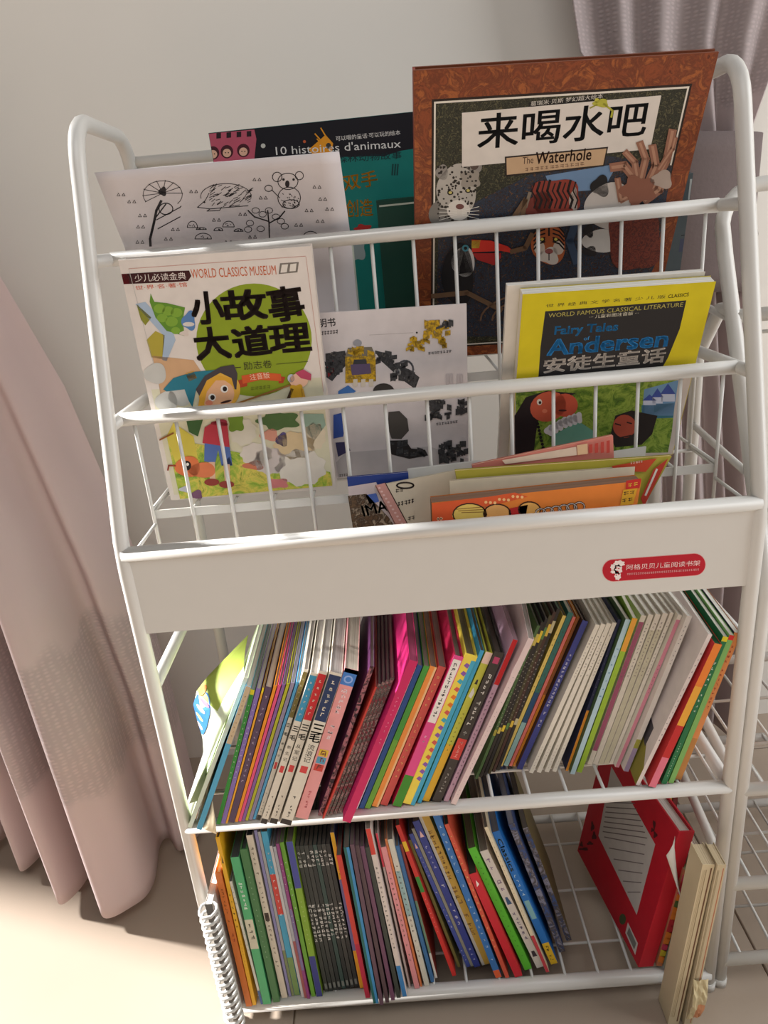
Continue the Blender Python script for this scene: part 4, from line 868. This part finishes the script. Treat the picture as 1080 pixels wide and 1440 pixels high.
# white colouring sheet leaning forward over the basket rail
sheet = MB(); pl0 = [at_y(177, 352, .149), at_y(494, 340, .149)]
tl, tr = at_y(133, 243, .096), at_y(477, 213, .096); bl, br = pl0
sh_n = (tr-tl).cross(bl-tl).normalized()
if sh_n.y > 0: sh_n = -sh_n
nu = 12; P = []
low = Vector((0, .012, -.10))
_d = ray(494, 340); br = CAM+_d*((tl-CAM).dot(sh_n)/_d.dot(sh_n))
for i in range(15):
    t = i/14
    row = []
    for j in range(nu+1):
        u = j/nu
        if t < .6: p = tl.lerp(tr, u).lerp(bl.lerp(br, u), t/.6)
        else: p = bl.lerp(br, u)+low*((t-.6)/.4)+(bl-tl).lerp(br-tr, u).normalized()*0
        row.append(p)
    P.append(row)
sheet.grid(P, (212, 206, 208), 'sheet_paper'); r = thing('colouring_sheet', 'white sheet with black line drawings of animals, bent forward over the top basket rail', 'paper', Matrix.Translation(bl))
bpy.context.view_layer.update(); o = sheet.build('sheet'); o.parent = r; o.matrix_parent_inverse = r.matrix_world.inverted(); solidify(o, .0006)
def shit(px, py):
    d = ray(px, py); return CAM+d*((tl-CAM).dot(sh_n)/d.dot(sh_n))
exs = (tr-tl).normalized(); ezs = sh_n.cross(exs)
if ezs.z < 0: ezs = -ezs
eys = ezs.cross(exs); Ms = frame(tl, exs, eys, ezs)
c = Canvas(lambda a, b: ((shit(a, b)-tl).dot(exs), (shit(a, b)-tl).dot(ezs)), 9, 9); c.clip = lambda p: p
c.layer = 16; c.zoom(100, 140, 2.25); I = (44, 40, 44)
# lizard with neck frill
for i in range(9):
    a = math.radians(150+30*i*.85); c.line([(290, 295), (290+64*math.cos(a), 300+46*math.sin(a))], 2, I)
c.ring((290, 300), 62, 44, 2, I, 150, 400); c.blob((290, 290), 12, 14, I, k=3); c.line([(285, 320), (270, 350), (262, 390), (250, 440), (252, 475)], 8, I); c.line([(300, 330), (268, 372), (256, 420)], 4, I); c.line([(270, 380), (345, 340), (348, 336)], 3, I); c.line([(345, 370), (275, 408)], 3, I); c.ring((300, 345), 22, 18, 3, I)
# spiny one
rd = random.Random(2)
for i in range(70):
    x = 435+rd.uniform(0, 130); y = 300+rd.uniform(-28, 38)*(1 if x < 540 else .7); c.line([(x, y), (x+rd.uniform(8, 18), y-rd.uniform(3, 12))], 2, I)
c.ring((490, 305), 80, 40, 2.2, I, 170, 370); c.line([(400, 340), (425, 318), (436, 296)], 2.4, I); c.line([(400, 340), (440, 345), (560, 335)], 2.4, I); c.ell((422, 324), 3, 3, I); c.line([(440, 345), (430, 352), (470, 350), (476, 340)], 2.4, I)
# tree-hugging bear
c.ring((686, 258), 32, 26, 2.4, I); c.ring((652, 244), 15, 15, 2.4, I); c.ring((722, 240), 13, 13, 2.4, I); c.ring((690, 310), 36, 34, 2.4, I); c.ell((684, 266), 7, 11, I); c.ell((672, 252), 4, 4, I); c.ell((704, 252), 4, 4, I); c.ring((625, 280), 12, 10, 2.4, I); c.line([(636, 286), (660, 310)], 2.4, I); c.ring((696, 330), 26, 14, 2.4, I)
for i in range(40): c.line([(x := 665+rd.uniform(0, 55), y := 296+rd.uniform(0, 44)), (x+3, y+3)], 2, I)
# shrub, rocks
c.line([(628, 445), (626, 385), (580, 370), (560, 350)], 4, I); c.line([(627, 390), (660, 372), (676, 352)], 4, I); c.line([(627, 400), (622, 350)], 4, I)
for x, y in ((566, 390), (560, 410), (584, 350), (606, 362), (626, 350), (648, 370), (676, 400), (664, 384), (600, 408)): c.ring((x, y), 12, 9, 2, I, n=10)
for x, y, a, b in ((384, 404, 16, 20), (418, 440, 26, 18), (466, 414, 14, 10), (498, 402, 18, 18), (530, 416, 14, 8), (412, 410, 16, 6)):
    c.ring((x, y), a, b, 2.2, I, 180, 360); c.line([(x-a, y), (x+a, y)], 2.2, I)
    for i in range(6): c.ell((x+rd.uniform(-a, a)*.6, y-rd.uniform(.1, .6)*b), 1.6, 1.6, I, n=6)
c.ring((758, 440), 26, 24, 2.4, I, 180, 340); c.line([(330, 468), (384, 464)], 6, I)
for x, y in ((150, 300), (184, 322), (380, 290), (580, 252), (600, 310), (770, 276), (788, 314), (745, 350), (810, 346), (780, 384), (712, 396), (218, 366), (212, 402), (322, 410), (300, 440), (210, 450), (535, 362), (452, 380), (566, 434), (490, 450)):
    for dx_ in (0, 16): c.line([(x+dx_-5, y+4), (x+dx_, y-5), (x+dx_+5, y+4), (x+dx_-5, y+4)], 1.6, I)
o = c.mb.build('line_drawing'); o.matrix_world = Ms; bpy.context.view_layer.update(); o.parent = r; o.matrix_parent_inverse = r.matrix_world.inverted()

# pale green booklet below that sheet
r, c = face_book('book', 'pale green picture book under the colouring sheet, seen just below the top rail', ((.178, .772), (.168, .90)), (300, 356), (496, 338), .7665, .006, (206, 214, 200), (200, 200, 190), group=BK, hard=False)
c.zoom(100, 140, 2.25)
c.text('双语绘本', (720, 522), (818, 514), 16, (120, 160, 60)); c.text('babel', (700, 560), (822, 552), 34, (120, 170, 50), .01); c.text('故事', (775, 594), (828, 590), 26, (60, 60, 56), .01); c.blob((870, 668), 30, 10, (110, 120, 110), k=3)
c.build('cover_print', r)

# ---------------- middle basket
PS = ((.0815, .668), (.0785, .90))
r, c = face_book('book', 'thick white storybook with title on green disc and boy in blue hat', ((.088, .668), (.064, .909)), (166, 366), (437, 346), .6665, .018, (222, 212, 204), (206, 198, 186), spine=(216, 212, 204), group=MK)
c.zoom(140, 330, 3.176)
W, L = c.W, c.H
c.uv([(.0045, .006), (W-.003, .006), (W-.003, .12), (.0045, .12)], (214, 208, 180)); c.up()
c.ell((690, 470), 258, 252, (138, 156, 34), n=48); c.up()
c.poly([(92, 176), (330, 162), (400, 160), (410, 185), (395, 207), (330, 212), (96, 222)], (60, 20, 22)); c.poly([(92, 176), (130, 174), (134, 219), (96, 222)], (176, 20, 40)); c.up()
c.text('少儿必读金典', (160, 212), (388, 200), 34, (226, 214, 206)); c.text('世·界·名·著·馆', (162, 248), (392, 232), 20, (206, 90, 60)); c.text('WORLD CLASSICS MUSEUM', (412, 196), (790, 178), 42, (196, 92, 44)); 
c.poly([(806, 128), (890, 122), (884, 168), (800, 176)], (120, 112, 104)); c.up(); c.poly([(814, 134), (842, 132), (836, 168), (808, 170)], (222, 214, 204)); c.poly([(852, 132), (880, 128), (876, 162), (848, 164)], (222, 214, 204))
c.line([(130, 152), (920, 96)], 2, (200, 140, 130)); c.line([(130, 152), (300, 800)], 2, (190, 186, 180)); c.line([(922, 100), (1000, 700)], 2, (200, 150, 140))
# blue stream, pods, ground
c.poly([(205, 300), (330, 440), (340, 470), (300, 565), (280, 560), (285, 450), (160, 310)], (168, 186, 206)); c.poly([(165, 310), (232, 370), (205, 405), (185, 380)], (140, 140, 50)); c.poly([(210, 470), (250, 430), (292, 450), (280, 555), (232, 548)], (176, 160, 60)); c.poly([(235, 540), (420, 560), (460, 620), (420, 700), (280, 760), (260, 640)], (206, 164, 124)); c.up()
c.poly([(228, 262), (224, 300), (250, 370), (300, 430), (380, 452), (372, 380), (382, 325), (300, 305), (245, 300)], (96, 140, 44)); c.up()
for x, y, rr in ((268, 330, 26), (306, 340, 26), (344, 348, 26), (280, 372, 24), (322, 388, 28), (340, 428, 20)): c.ell((x, y), rr, rr*.8, (126, 164, 56))
c.up(); c.blob((400, 385), 30, 42, (90, 130, 180), k=3); c.blob((380, 440), 20, 12, (214, 200, 190), k=3); c.up(); c.ell((398, 400), 26, 10, (214, 206, 200)); c.up()
for ch, a, b, h in (('小', (420, 398), (560, 396), 140), ('故', (560, 384), (750, 372), 130), ('事', (770, 392), (920, 372), 150), ('大', (440, 560), (590, 548), 140), ('道', (610, 548), (770, 530), 130), ('理', (770, 528), (945, 514), 120)): c.text(ch, a, b, h, (44, 30, 26), .03)
c.text('励志卷', (646, 604), (772, 594), 36, (60, 56, 30)); c.line([(580, 596), (630, 592)], 4, (60, 56, 30)); c.line([(790, 578), (930, 566)], 3, (90, 100, 30))
c.poly([(620, 650), (660, 640), (660, 676), (624, 684)], (180, 66, 34)); c.poly([(800, 630), (830, 636), (820, 662), (800, 664)], (180, 66, 34)); c.up(); c.poly([(634, 630), (720, 614), (810, 622), (812, 654), (720, 648), (640, 666)], (214, 92, 44)); c.up(); c.text('注音版', (674, 650), (762, 640), 28, (236, 206, 180))
c.hmarks((676, 694), (766, 684), 14, 5, (110, 120, 30), 2)
# stones
for x, y in ((250, 620), (300, 745), (360, 720)): c.blob((x, y), 50, 46, (196, 194, 188), k=3, amp=.08)
c.up()
# meadow
c.poly([(330, 880), (420, 930), (1030, 1060), (1040, 1120), (360, 1180), (300, 900)], (190, 190, 120), 'meadow_print'); c.up()
c.poly([(300, 900), (330, 840), (420, 900), (440, 1000), (350, 1050)], (214, 196, 80)); c.up()
for x, y, rx, ry, col in ((900, 1040, 110, 80, (222, 214, 202)), (870, 940, 90, 60, (214, 190, 150)), (960, 900, 50, 60, (220, 206, 180)), (700, 980, 70, 50, (216, 206, 196)), (760, 1010, 70, 60, (206, 194, 190)), (640, 880, 60, 60, (214, 206, 190))): c.blob((x, y), rx, ry, col, k=9, amp=.08)
c.poly([(900, 800), (1000, 800), (1010, 850), (960, 920), (910, 870)], (150, 176, 160)); c.blob((800, 830), 90, 40, (80, 110, 60), k=5); c.blob((760, 895), 40, 26, (214, 150, 130), k=3); c.blob((690, 1030), 46, 20, (206, 120, 90), k=3); c.blob((800, 1110), 44, 22, (214, 130, 130), k=4); c.blob((815, 915), 26, 30, (90, 80, 130), k=3); c.up()
# boy
c.poly([(285, 690), (330, 640), (420, 612), (560, 600), (600, 590), (470, 640), (430, 700), (415, 770), (398, 740), (380, 690), (300, 700)], (40, 120, 140)); c.poly([(384, 620), (420, 608), (436, 640), (400, 655)], (214, 160, 50)); c.up()
c.ell((536, 700), 96, 84, (226, 176, 70), rot=-30, n=28); c.up()
c.ell((530, 716), 74, 66, (232, 180, 140), rot=-30, n=28); c.up()
c.poly([(455, 680), (470, 640), (520, 625), (590, 640), (602, 680), (560, 650), (520, 650), (480, 700), (462, 780), (440, 770)], (222, 166, 54)); c.up()
c.poly([(430, 690), (470, 630), (540, 590), (600, 580), (616, 620), (612, 690), (604, 690), (590, 640), (540, 616), (480, 650), (446, 720)], (70, 62, 66)); c.up()
for x, y in ((503, 726), (558, 688)): c.ell((x, y), 17, 17, (240, 236, 230)); c.up(); c.ell((x+2, y), 10, 11, (40, 30, 30)); c.up()
c.ell((565, 745), 26, 5, (60, 34, 30), rot=-15); c.ell((490, 750), 16, 12, (226, 140, 110)); c.line([(605, 756), (860, 668)], 8, (150, 104, 50)); c.up()
c.poly([(470, 860), (520, 830), (570, 840), (582, 950), (460, 930)], (190, 56, 70)); c.blob((540, 840), 36, 14, (150, 40, 60), k=3); c.blob((610, 840), 36, 40, (110, 140, 40), k=4); c.up()
c.poly([(470, 930), (582, 948), (594, 1030), (545, 1030), (530, 960), (516, 1022), (468, 1010)], (84, 112, 176)); c.poly([(545, 1030), (594, 1030), (580, 990)], (50, 66, 110)); c.up()
for x, y in ((500, 1050), (566, 1060)): c.poly([(x-12, y-36), (x+16, y-36), (x+18, y+40), (x-6, y+40)], (226, 186, 156)); c.up(); c.ell((x+2, y+54), 34, 16, (150, 60, 50)); c.up()
c.poly([(380, 790), (470, 800), (440, 900), (400, 880)], (60, 96, 50)); c.blob((440, 800), 40, 20, (226, 176, 150), k=3)
# ant
c.blob((395, 1035), 56, 46, (222, 120, 70), k=3, amp=.06); c.blob((460, 1050), 60, 34, (222, 124, 80), k=3, amp=.06); c.up(); c.ell((390, 1030), 20, 22, (30, 26, 26)); c.up(); c.ell((394, 1024), 6, 7, (240, 236, 230)); c.line([(340, 1030), (310, 1030), (306, 1050)], 7, (150, 60, 40)); c.line([(270, 915), (330, 885)], 7, (150, 90, 40)); c.blob((435, 1160), 26, 20, (120, 80, 110), k=3); c.blob((385, 1135), 26, 14, (196, 196, 206), k=3)
# sprite at right
c.ell((890, 650), 42, 32, (232, 186, 160)); c.ell((856, 640), 16, 18, (190, 196, 214)); c.up(); c.poly([(874, 616), (910, 600), (946, 622), (944, 650), (900, 640)], (186, 70, 100)); c.blob((880, 700), 30, 34, (206, 160, 40), k=4); c.line([(860, 690), (840, 740)], 14, (70, 50, 30)); c.line([(905, 690), (916, 735)], 12, (206, 160, 60))
c.build('cover_print', r)

# instruction booklet
r, c = face_book('booklet', 'thin white model-building instruction booklet with robots, middle of the middle basket', ((.113, .668), (.103, .845)), (440, 441), (656, 427), .6665, .003, (214, 206, 206), (200, 196, 192), group=MK, hard=False, cat='booklet')
c.zoom(420, 400, 3.6)
c.poly([(240, 850), (660, 820), (865, 880), (870, 930), (200, 980), (190, 900)], (190, 184, 184)); c.up()
c.text('说明书', (58, 222), (188, 212), 44, (44, 38, 40), .012); c.hmarks((116, 256), (200, 246), 18, 6, (70, 64, 66), 3); c.line([(358, 256), (580, 244)], 2, (170, 160, 160)); c.ell((598, 244), 5, 5, (40, 36, 36))
RB_ = 'robot_print'; GB_ = 'gold_robot_print'
def blocks(cx, cy, w_, h_, n, mat, seed):
    rd = random.Random(seed)
    for i in range(n):
        x, y = cx+rd.uniform(-w_, w_), cy+rd.uniform(-h_, h_); a, b = rd.uniform(8, 20), rd.uniform(6, 16); t = rd.uniform(-.5, .5)
        c.poly([(x-a, y-b+t*a), (x+a, y-b-t*a), (x+a, y+b-t*a), (x-a, y+b+t*a)], (255, 255, 255), mat)
        if i % 6 == 5: c.up()
c.poly([(135, 350), (235, 335), (250, 400), (210, 440), (170, 490), (140, 470)], (255,)*3, RB_); c.poly([(140, 400), (176, 385), (180, 440), (150, 470)], (150, 40, 50)); c.poly([(386, 340), (450, 345), (480, 400), (560, 430), (612, 470), (590, 530), (520, 480), (420, 390)], (255,)*3, RB_); c.up()
c.ring((540, 430), 40, 44, 10, (90, 90, 96)); c.ring((500, 445), 14, 16, 8, (170, 170, 170)); c.up()
blocks(180, 400, 34, 50, 14, RB_, 1); blocks(520, 440, 60, 40, 18, RB_, 2); blocks(440, 370, 40, 24, 10, RB_, 3)
c.poly([(236, 365), (388, 360), (392, 490), (236, 500)], (255,)*3, GB_); c.poly([(250, 320), (370, 316), (390, 362), (234, 366)], (120, 112, 96)); c.up(); blocks(314, 340, 60, 16, 12, GB_, 4)
c.poly([(262, 405), (360, 400), (368, 450), (270, 460)], (96, 80, 110)); c.poly([(280, 380), (340, 378), (346, 402), (276, 404)], (60, 60, 64)); c.ell((298, 296), 22, 18, (150, 150, 156)); c.up()
for x in (290, 330, 370): c.poly([(x-14, 480), (x+8, 478), (x+8, 515), (x-14, 518)], (206, 196, 180))
c.poly([(200, 540), (250, 510), (290, 540), (250, 570), (200, 566)], (60, 110, 176)); c.ell((430, 540), 54, 40, (52, 48, 46)); c.poly([(176, 660), (216, 650), (240, 690), (225, 770), (176, 780)], (50, 80, 160)); c.poly([(186, 800), (240, 796), (262, 840), (200, 872)], (60, 56, 96)); c.up()
c.poly([(455, 645), (510, 640), (550, 680), (558, 740), (520, 782), (470, 780), (450, 720)], (74, 70, 66)); c.poly([(446, 790), (540, 788), (570, 830), (640, 836), (655, 865), (560, 882), (470, 860)], (44, 40, 40)); c.up(); blocks(500, 830, 46, 30, 8, RB_, 5); blocks(600, 850, 40, 14, 6, RB_, 6)
# small pictures
blocks(700, 230, 60, 40, 26, GB_, 7); blocks(600, 300, 50, 26, 18, GB_, 8); blocks(735, 290, 14, 26, 6, GB_, 9); blocks(735, 200, 40, 16, 8, RB_, 10); c.hmarks((655, 354), (776, 342), 12, 8, (60, 56, 56), 5)
blocks(715, 610, 50, 20, 18, RB_, 11); blocks(710, 665, 56, 14, 14, RB_, 12); blocks(825, 620, 18, 34, 8, RB_, 13); c.hmarks((695, 712), (806, 698), 12, 8, (60, 56, 56), 6)
blocks(780, 850, 70, 50, 34, RB_, 14); c.hmarks((205, 972), (250, 966), 12, 4, (90, 84, 84), 6)
for x in (745, 765, 800, 815): c.poly([(x, 455), (x+14, 453), (x+14, 505), (x, 507)], (190, 182, 184))
c.build('cover_print', r)

# white-covered book and yellow fairy tale book at right
sl = .35; y0 = .0735+.095*sl
r, c = face_book('book', 'yellow covered fairy tale book with black title block at right of the middle basket', ((y0, .668), (y0-.2*sl, .868)), (735, 414), (1007, 396), .6665, .013, (206, 188, 20), (226, 222, 212), spine=(226, 216, 200), group=MK, hard=False)
W, L = c.W, c.H
c.zoom(680, 340, 2.7)
c.uv([(.0005, .0005), (W-.0005, .0005), (W-.0005, L*.55), (.0005, L*.55)], (206, 196, 190)); c.up()
tl_ = c.P((136, 205)); tr_ = c.P((890, 160))
lowv = c.P((700, 440))[1]
c.uv([(.0005, lowv), (W-.0005, lowv), (W-.0005, L-.0005), (.0005, L-.0005)], (206, 190, 16)); c.up()
c.poly([(234, 264), (770, 222), (745, 330), (700, 440), (680, 475), (208, 518), (216, 400)], (30, 28, 30)); c.up()
c.text('世 界 经 典 文 学 名 著 少 儿 版', (236, 250), (690, 214), 13, (70, 64, 20)); c.text('CLASSICS', (700, 214), (778, 206), 13, (60, 56, 20), .01)
c.text('WORLD FAMOUS CLASSICAL LITERATURE', (246, 288), (756, 246), 16, (170, 160, 80)); c.text('··· 儿童彩图注音版 ···', (402, 292), (588, 276), 13, (206, 200, 180))
c.text('Fairy Tales', (268, 362), (506, 346), 40, (40, 140, 206), .02); c.text('of', (380, 374), (402, 372), 14, (40, 140, 206)); c.text('Andersen', (242, 432), (694, 396), 58, (36, 136, 206), .025); c.text('安徒生童话', (228, 499), (684, 456), 54, (226, 218, 210), .022)
# picture below: girl, boy, bushes, castle
c.poly([(120, 560), (735, 525), (715, 720), (700, 800), (120, 810)], (90, 140, 60), 'bush_print'); c.up()
c.poly([(610, 560), (740, 525), (720, 660), (600, 660)], (110, 150, 190)); c.poly([(600, 620), (725, 612), (720, 668), (600, 672)], (60, 120, 140)); c.up()
for x, y, a, b in ((660, 600, 20, 34), (700, 590, 26, 40), (630, 610, 24, 24)): c.poly([(x-a, y+b*.4), (x-a, y-b*.3), (x+a, y-b*.3), (x+a, y+b*.4)], (196, 204, 226)); c.poly([(x-a-3, y-b*.3), (x, y-b*1.3), (x+a+3, y-b*.3)], (60, 80, 160))
c.up()
c.poly([(160, 590), (240, 565), (350, 575), (300, 600), (215, 640), (200, 720), (190, 800), (120, 806), (118, 660)], (34, 26, 30)); c.poly([(480, 740), (500, 660), (560, 640), (660, 660), (640, 730), (600, 770), (500, 780)], (36, 28, 28)); c.up()
c.ell((245, 625), 70, 56, (206, 96, 70), rot=-20); c.ell((310, 620), 48, 44, (206, 90, 66)); c.ell((535, 700), 44, 44, (180, 80, 60)); c.up()
c.ell((212, 608), 10, 12, (230, 226, 216)); c.ell((300, 640), 16, 4, (70, 30, 30)); c.ell((232, 642), 10, 8, (226, 130, 100)); c.line([(500, 690), (520, 696)], 5, (40, 24, 24)); c.line([(545, 685), (562, 690)], 5, (40, 24, 24)); c.line([(510, 745), (560, 735)], 5, (40, 24, 24)); c.up(); c.ell((214, 610), 5, 6, (40, 26, 26))
c.poly([(270, 730), (360, 680), (420, 720), (430, 800), (250, 806)], (110, 170, 150)); c.up()
for i in range(7): c.blob((250+18*i, 710-8*i+abs(3-i)*2), 18, 20, (220, 218, 220), k=3)
c.up()
for i in range(9): c.ell((205+3*i, 690+13*i), 6, 6, (24, 20, 26))
c.build('cover_print', r)
yb_ = y0+.0145
r, c = face_book('book', 'white backed softcover directly behind the yellow fairy tale book', ((yb_, .668), (yb_-.2*sl, .868)), (713, 402), (992, 382), .6675, .0065, (224, 218, 208), (228, 224, 216), group=MK, hard=False)

# ---------------- front pocket behind the white panel: comics and magazines
PK = 'comics and magazines in the front pocket'
def sheetbook(label, quad, T, y, zdrop, face, pages, curl=0, art=None, cat='magazine', name='magazine', tilt=0.0, mat='gloss_cover', fold=None):
    """quad: px of head-left, head-right, foot-left, foot-right of the visible front; y: distance of the front face"""
    tl, tr = at_y(*quad[0], y-tilt), at_y(*quad[1], y-tilt); bl, br = at_y(*quad[2], y), at_y(*quad[3], y)
    dl = (bl-tl).normalized(); dr = (br-tr).normalized()
    kl = (tl.z-zdrop)/max(1e-4, -dl.z); kr = (tr.z-zdrop)/max(1e-4, -dr.z)
    nb = 10; P = []; Q = []
    for i in range(7):
        t = i/6; A_, B_ = tl+dl*kl*t, tr+dr*kr*t
        P.append([A_.lerp(B_, j/nb)+Vector((0, -curl*math.sin(math.pi*j/nb)*(1-t)**1.5, curl*.4*math.sin(math.pi*j/nb)*(1-t))) for j in range(nb+1)])
    r = thing(name, label, cat, Matrix.Translation((tl+tr)/2-Vector((0, 0, (tl.z+tr.z)/2-zdrop))), PK); bpy.context.view_layer.update(); inv = r.matrix_world.inverted()
    mb = MB(); mb.grid(P, face, mat); Q = [[p+Vector((0, T, 0)) for p in row] for row in P]; mb.grid([list(reversed(row)) for row in Q], face, mat)
    mb.grid([[P[i][0], Q[i][0]] for i in range(7)], face, mat, False)
    o = mb.build('cover', r); o.matrix_parent_inverse = inv
    # page block between the covers
    if T > .001:
        mb = MB(); e = min(.0006, T*.2)
        a = [[p+Vector((0, e, -.0006)) for p in row] for row in P]; b_ = [[p+Vector((0, T-e, -.0006)) for p in row] for row in P]
        mb.grid([a[0], b_[0]], pages, 'page_edges_flat'); mb.grid([[a[i][-1] for i in range(7)], [b_[i][-1] for i in range(7)]], pages, 'page_edges_flat'); mb.grid([[a[i][0]-Vector((.0002, 0, 0)) for i in range(7)], [b_[i][0]-Vector((.0002, 0, 0)) for i in range(7)]], pages, 'page_edges_flat')
        o = mb.build('pages', r); o.matrix_parent_inverse = inv
    if art:
        ex = (tr-tl).normalized(); n = ex.cross((bl-tl)).normalized()
        if n.y > 0: n = -n
        ez = n.cross(ex); ez = ez if ez.z > 0 else -ez; ey = ez.cross(ex)
        base = tl-ez*0
        off = max(.0, curl)+.0003
        def hit(px, py): d = ray(px, py); o_ = tl+n*off; return CAM+d*((o_-CAM).dot(n)/d.dot(n))
        c = Canvas(lambda a_, b_: ((hit(a_, b_)-tl-n*off).dot(ex), (hit(a_, b_)-tl-n*off).dot(ez)), 9, 9); c.clip = lambda p: p
        art(c); o = c.mb.build('cover_print'); o.matrix_world = frame(tl+n*off, ex, ey, ez); bpy.context.view_layer.update(); o.parent = r; o.matrix_parent_inverse = inv
    return r
ZT = .582
def photo(c):
    c.zoom(470, 610, 2.204)
    c.poly([(42, 164), (130, 150), (200, 290), (62, 306)], (206, 190, 190)); c.up(); c.poly([(42, 192), (100, 186), (170, 260), (195, 300), (60, 306)], (255,)*3, 'photo_print'); c.poly([(96, 190), (130, 184), (140, 210), (110, 218)], (80, 110, 190)); c.up()
    c.text('IMA', (92, 256), (168, 238), 34, (206, 196, 180), .02)
sheetbook('blue headed magazine with dark photograph cover at the left of the front pocket', ((488, 671), (574, 664), (497, 750), (580, 745)), .003, .052, ZT, (34, 58, 130), (206, 200, 196), art=photo)
sheetbook('plain white booklet standing behind the cream magazine in the front pocket', ((573, 660), (676, 648), (578, 740), (680, 730)), .003, .060, ZT, (214, 212, 206), (220, 216, 210), name='booklet', cat='booklet')
def cream(c):
    c.zoom(470, 610, 2.204)
    c.poly([(126, 160), (158, 152), (232, 292), (196, 298)], (206, 150, 140)); c.line([(158, 152), (234, 292)], 3, (80, 60, 50)); c.line([(128, 160), (198, 298)], 2, (120, 70, 60)); c.up()
    for i in range(12): c.ell((140+7*i, 168+11*i), 4, 3, (226, 190, 184))
    c.ring((220, 160), 26, 9, 5, (70, 60, 56)); c.hmarks((190, 182), (216, 178), 10, 2, (90, 80, 70), 2); c.hmarks((196, 224), (250, 212), 12, 5, (70, 60, 56), 4); c.hmarks((228, 268), (250, 262), 10, 2, (90, 80, 70), 5)
sheetbook('cream magazine with pink ribbon stripe in the front pocket', ((527, 684), (640, 662), (566, 745), (650, 740)), .003, .046, ZT, (220, 206, 182), (214, 204, 186), art=cream)
sheetbook('coral and white folded newspaper sticking up highest in the front pocket', ((664, 654), (862, 612), (668, 690), (864, 660)), .004, .044, ZT, (214, 130, 116), (222, 176, 150), curl=.004, mat='sheet_paper', art=lambda c: (c.zoom(470, 610, 2.204), c.poly([(520, 82), (750, 40), (752, 66), (530, 94)], (222, 200, 180)), c.poly([(752, 36), (785, 30), (786, 62), (754, 66)], (226, 190, 150)), c.up(), [c.poly([(790+18*i, 34-4*i), (800+18*i, 32-4*i), (800+18*i, 58), (790+18*i, 60)], (190, 70, 60)) for i in range(4)]))
sheetbook('white leaflet beside the coral newspaper in the front pocket', ((850, 637), (909, 628), (852, 670), (905, 660)), .002, .052, ZT, (222, 220, 216), (226, 224, 220), name='leaflet', cat='leaflet')
def green(c):
    c.zoom(470, 610, 2.204)
    c.poly([(860, 100), (1000, 76), (965, 118), (870, 116)], (196, 70, 40)); c.up(); c.hmarks((918, 94), (958, 88), 7, 5, (236, 210, 190), 4); c.poly([(990, 110), (1035, 76), (960, 226), (950, 200)], (190, 60, 44)); c.up(); c.line([(1000, 110), (965, 190)], 6, (226, 220, 210))
sheetbook('yellow-green comic with red corner flaring right in the front pocket', ((640, 662), (945, 641), (650, 720), (902, 718)), .005, .034, ZT, (176, 166, 60), (214, 190, 130), curl=.002, art=green)
sheetbook('cream paged magazine with browned edge just behind the orange comic', ((632, 676), (893, 656), (634, 735), (888, 725)), .003, .0305, ZT, (224, 212, 186), (150, 120, 96), curl=.003)
def orange(c):
    c.zoom(470, 610, 2.204)
    c.poly([(303, 216), (480, 195), (560, 182), (600, 195), (480, 225), (390, 290), (306, 292)], (214, 88, 44)); c.up()
    c.blob((420, 250), 52, 34, (226, 196, 100), k=3, amp=.05); c.blob((505, 248), 42, 30, (228, 170, 100), k=3, amp=.05); c.poly([(540, 232), (600, 220), (590, 275), (545, 285)], (190, 40, 40)); c.blob((605, 235), 34, 24, (226, 170, 90), k=3, amp=.06); c.up()
    for (x, y, a, b) in ((420, 250, 52, 34), (505, 248, 42, 30), (605, 235, 34, 24)): c.ring((x, y), a, b, 4, (70, 40, 26))
    for i in range(3): c.line([(375+10*i, 234+5*i), (470, 226+8*i)], 2.5, (150, 110, 50))
    c.up()
    for i in range(6): c.ring((640+24*i, 246-4*i), 16, 14, 6, (60, 40, 34), n=10)
    c.up()
    for i in range(6): c.ring((640+24*i, 246-4*i), 16, 14, 2.4, (226, 210, 200), n=10)
    c.poly([(905, 145), (952, 138), (946, 168), (903, 172)], (190, 40, 34)); c.poly([(896, 174), (940, 168), (926, 218), (886, 222)], (214, 160, 40)); c.up(); c.hmarks((896, 190), (934, 184), 10, 2, (60, 40, 20), 2); c.hmarks((892, 212), (928, 206), 10, 2, (60, 40, 20), 3); c.hmarks((910, 164), (944, 158), 10, 2, (226, 180, 60), 3)
    c.hmarks((318, 282), (338, 280), 22, 2, (236, 190, 150), 3)
    for i in range(9): c.ell((470+14*i, 212-3*i+(i % 3)*4), 5, 5, (240, 190, 130), n=6)
sheetbook('orange comic with yellow cartoon figures in the front of the front pocket', ((607, 707), (902, 676), (608, 744), (894, 722)), .0175, .0085, ZT, (222, 126, 48), (136, 104, 84), art=orange, name='comic', cat='comic')
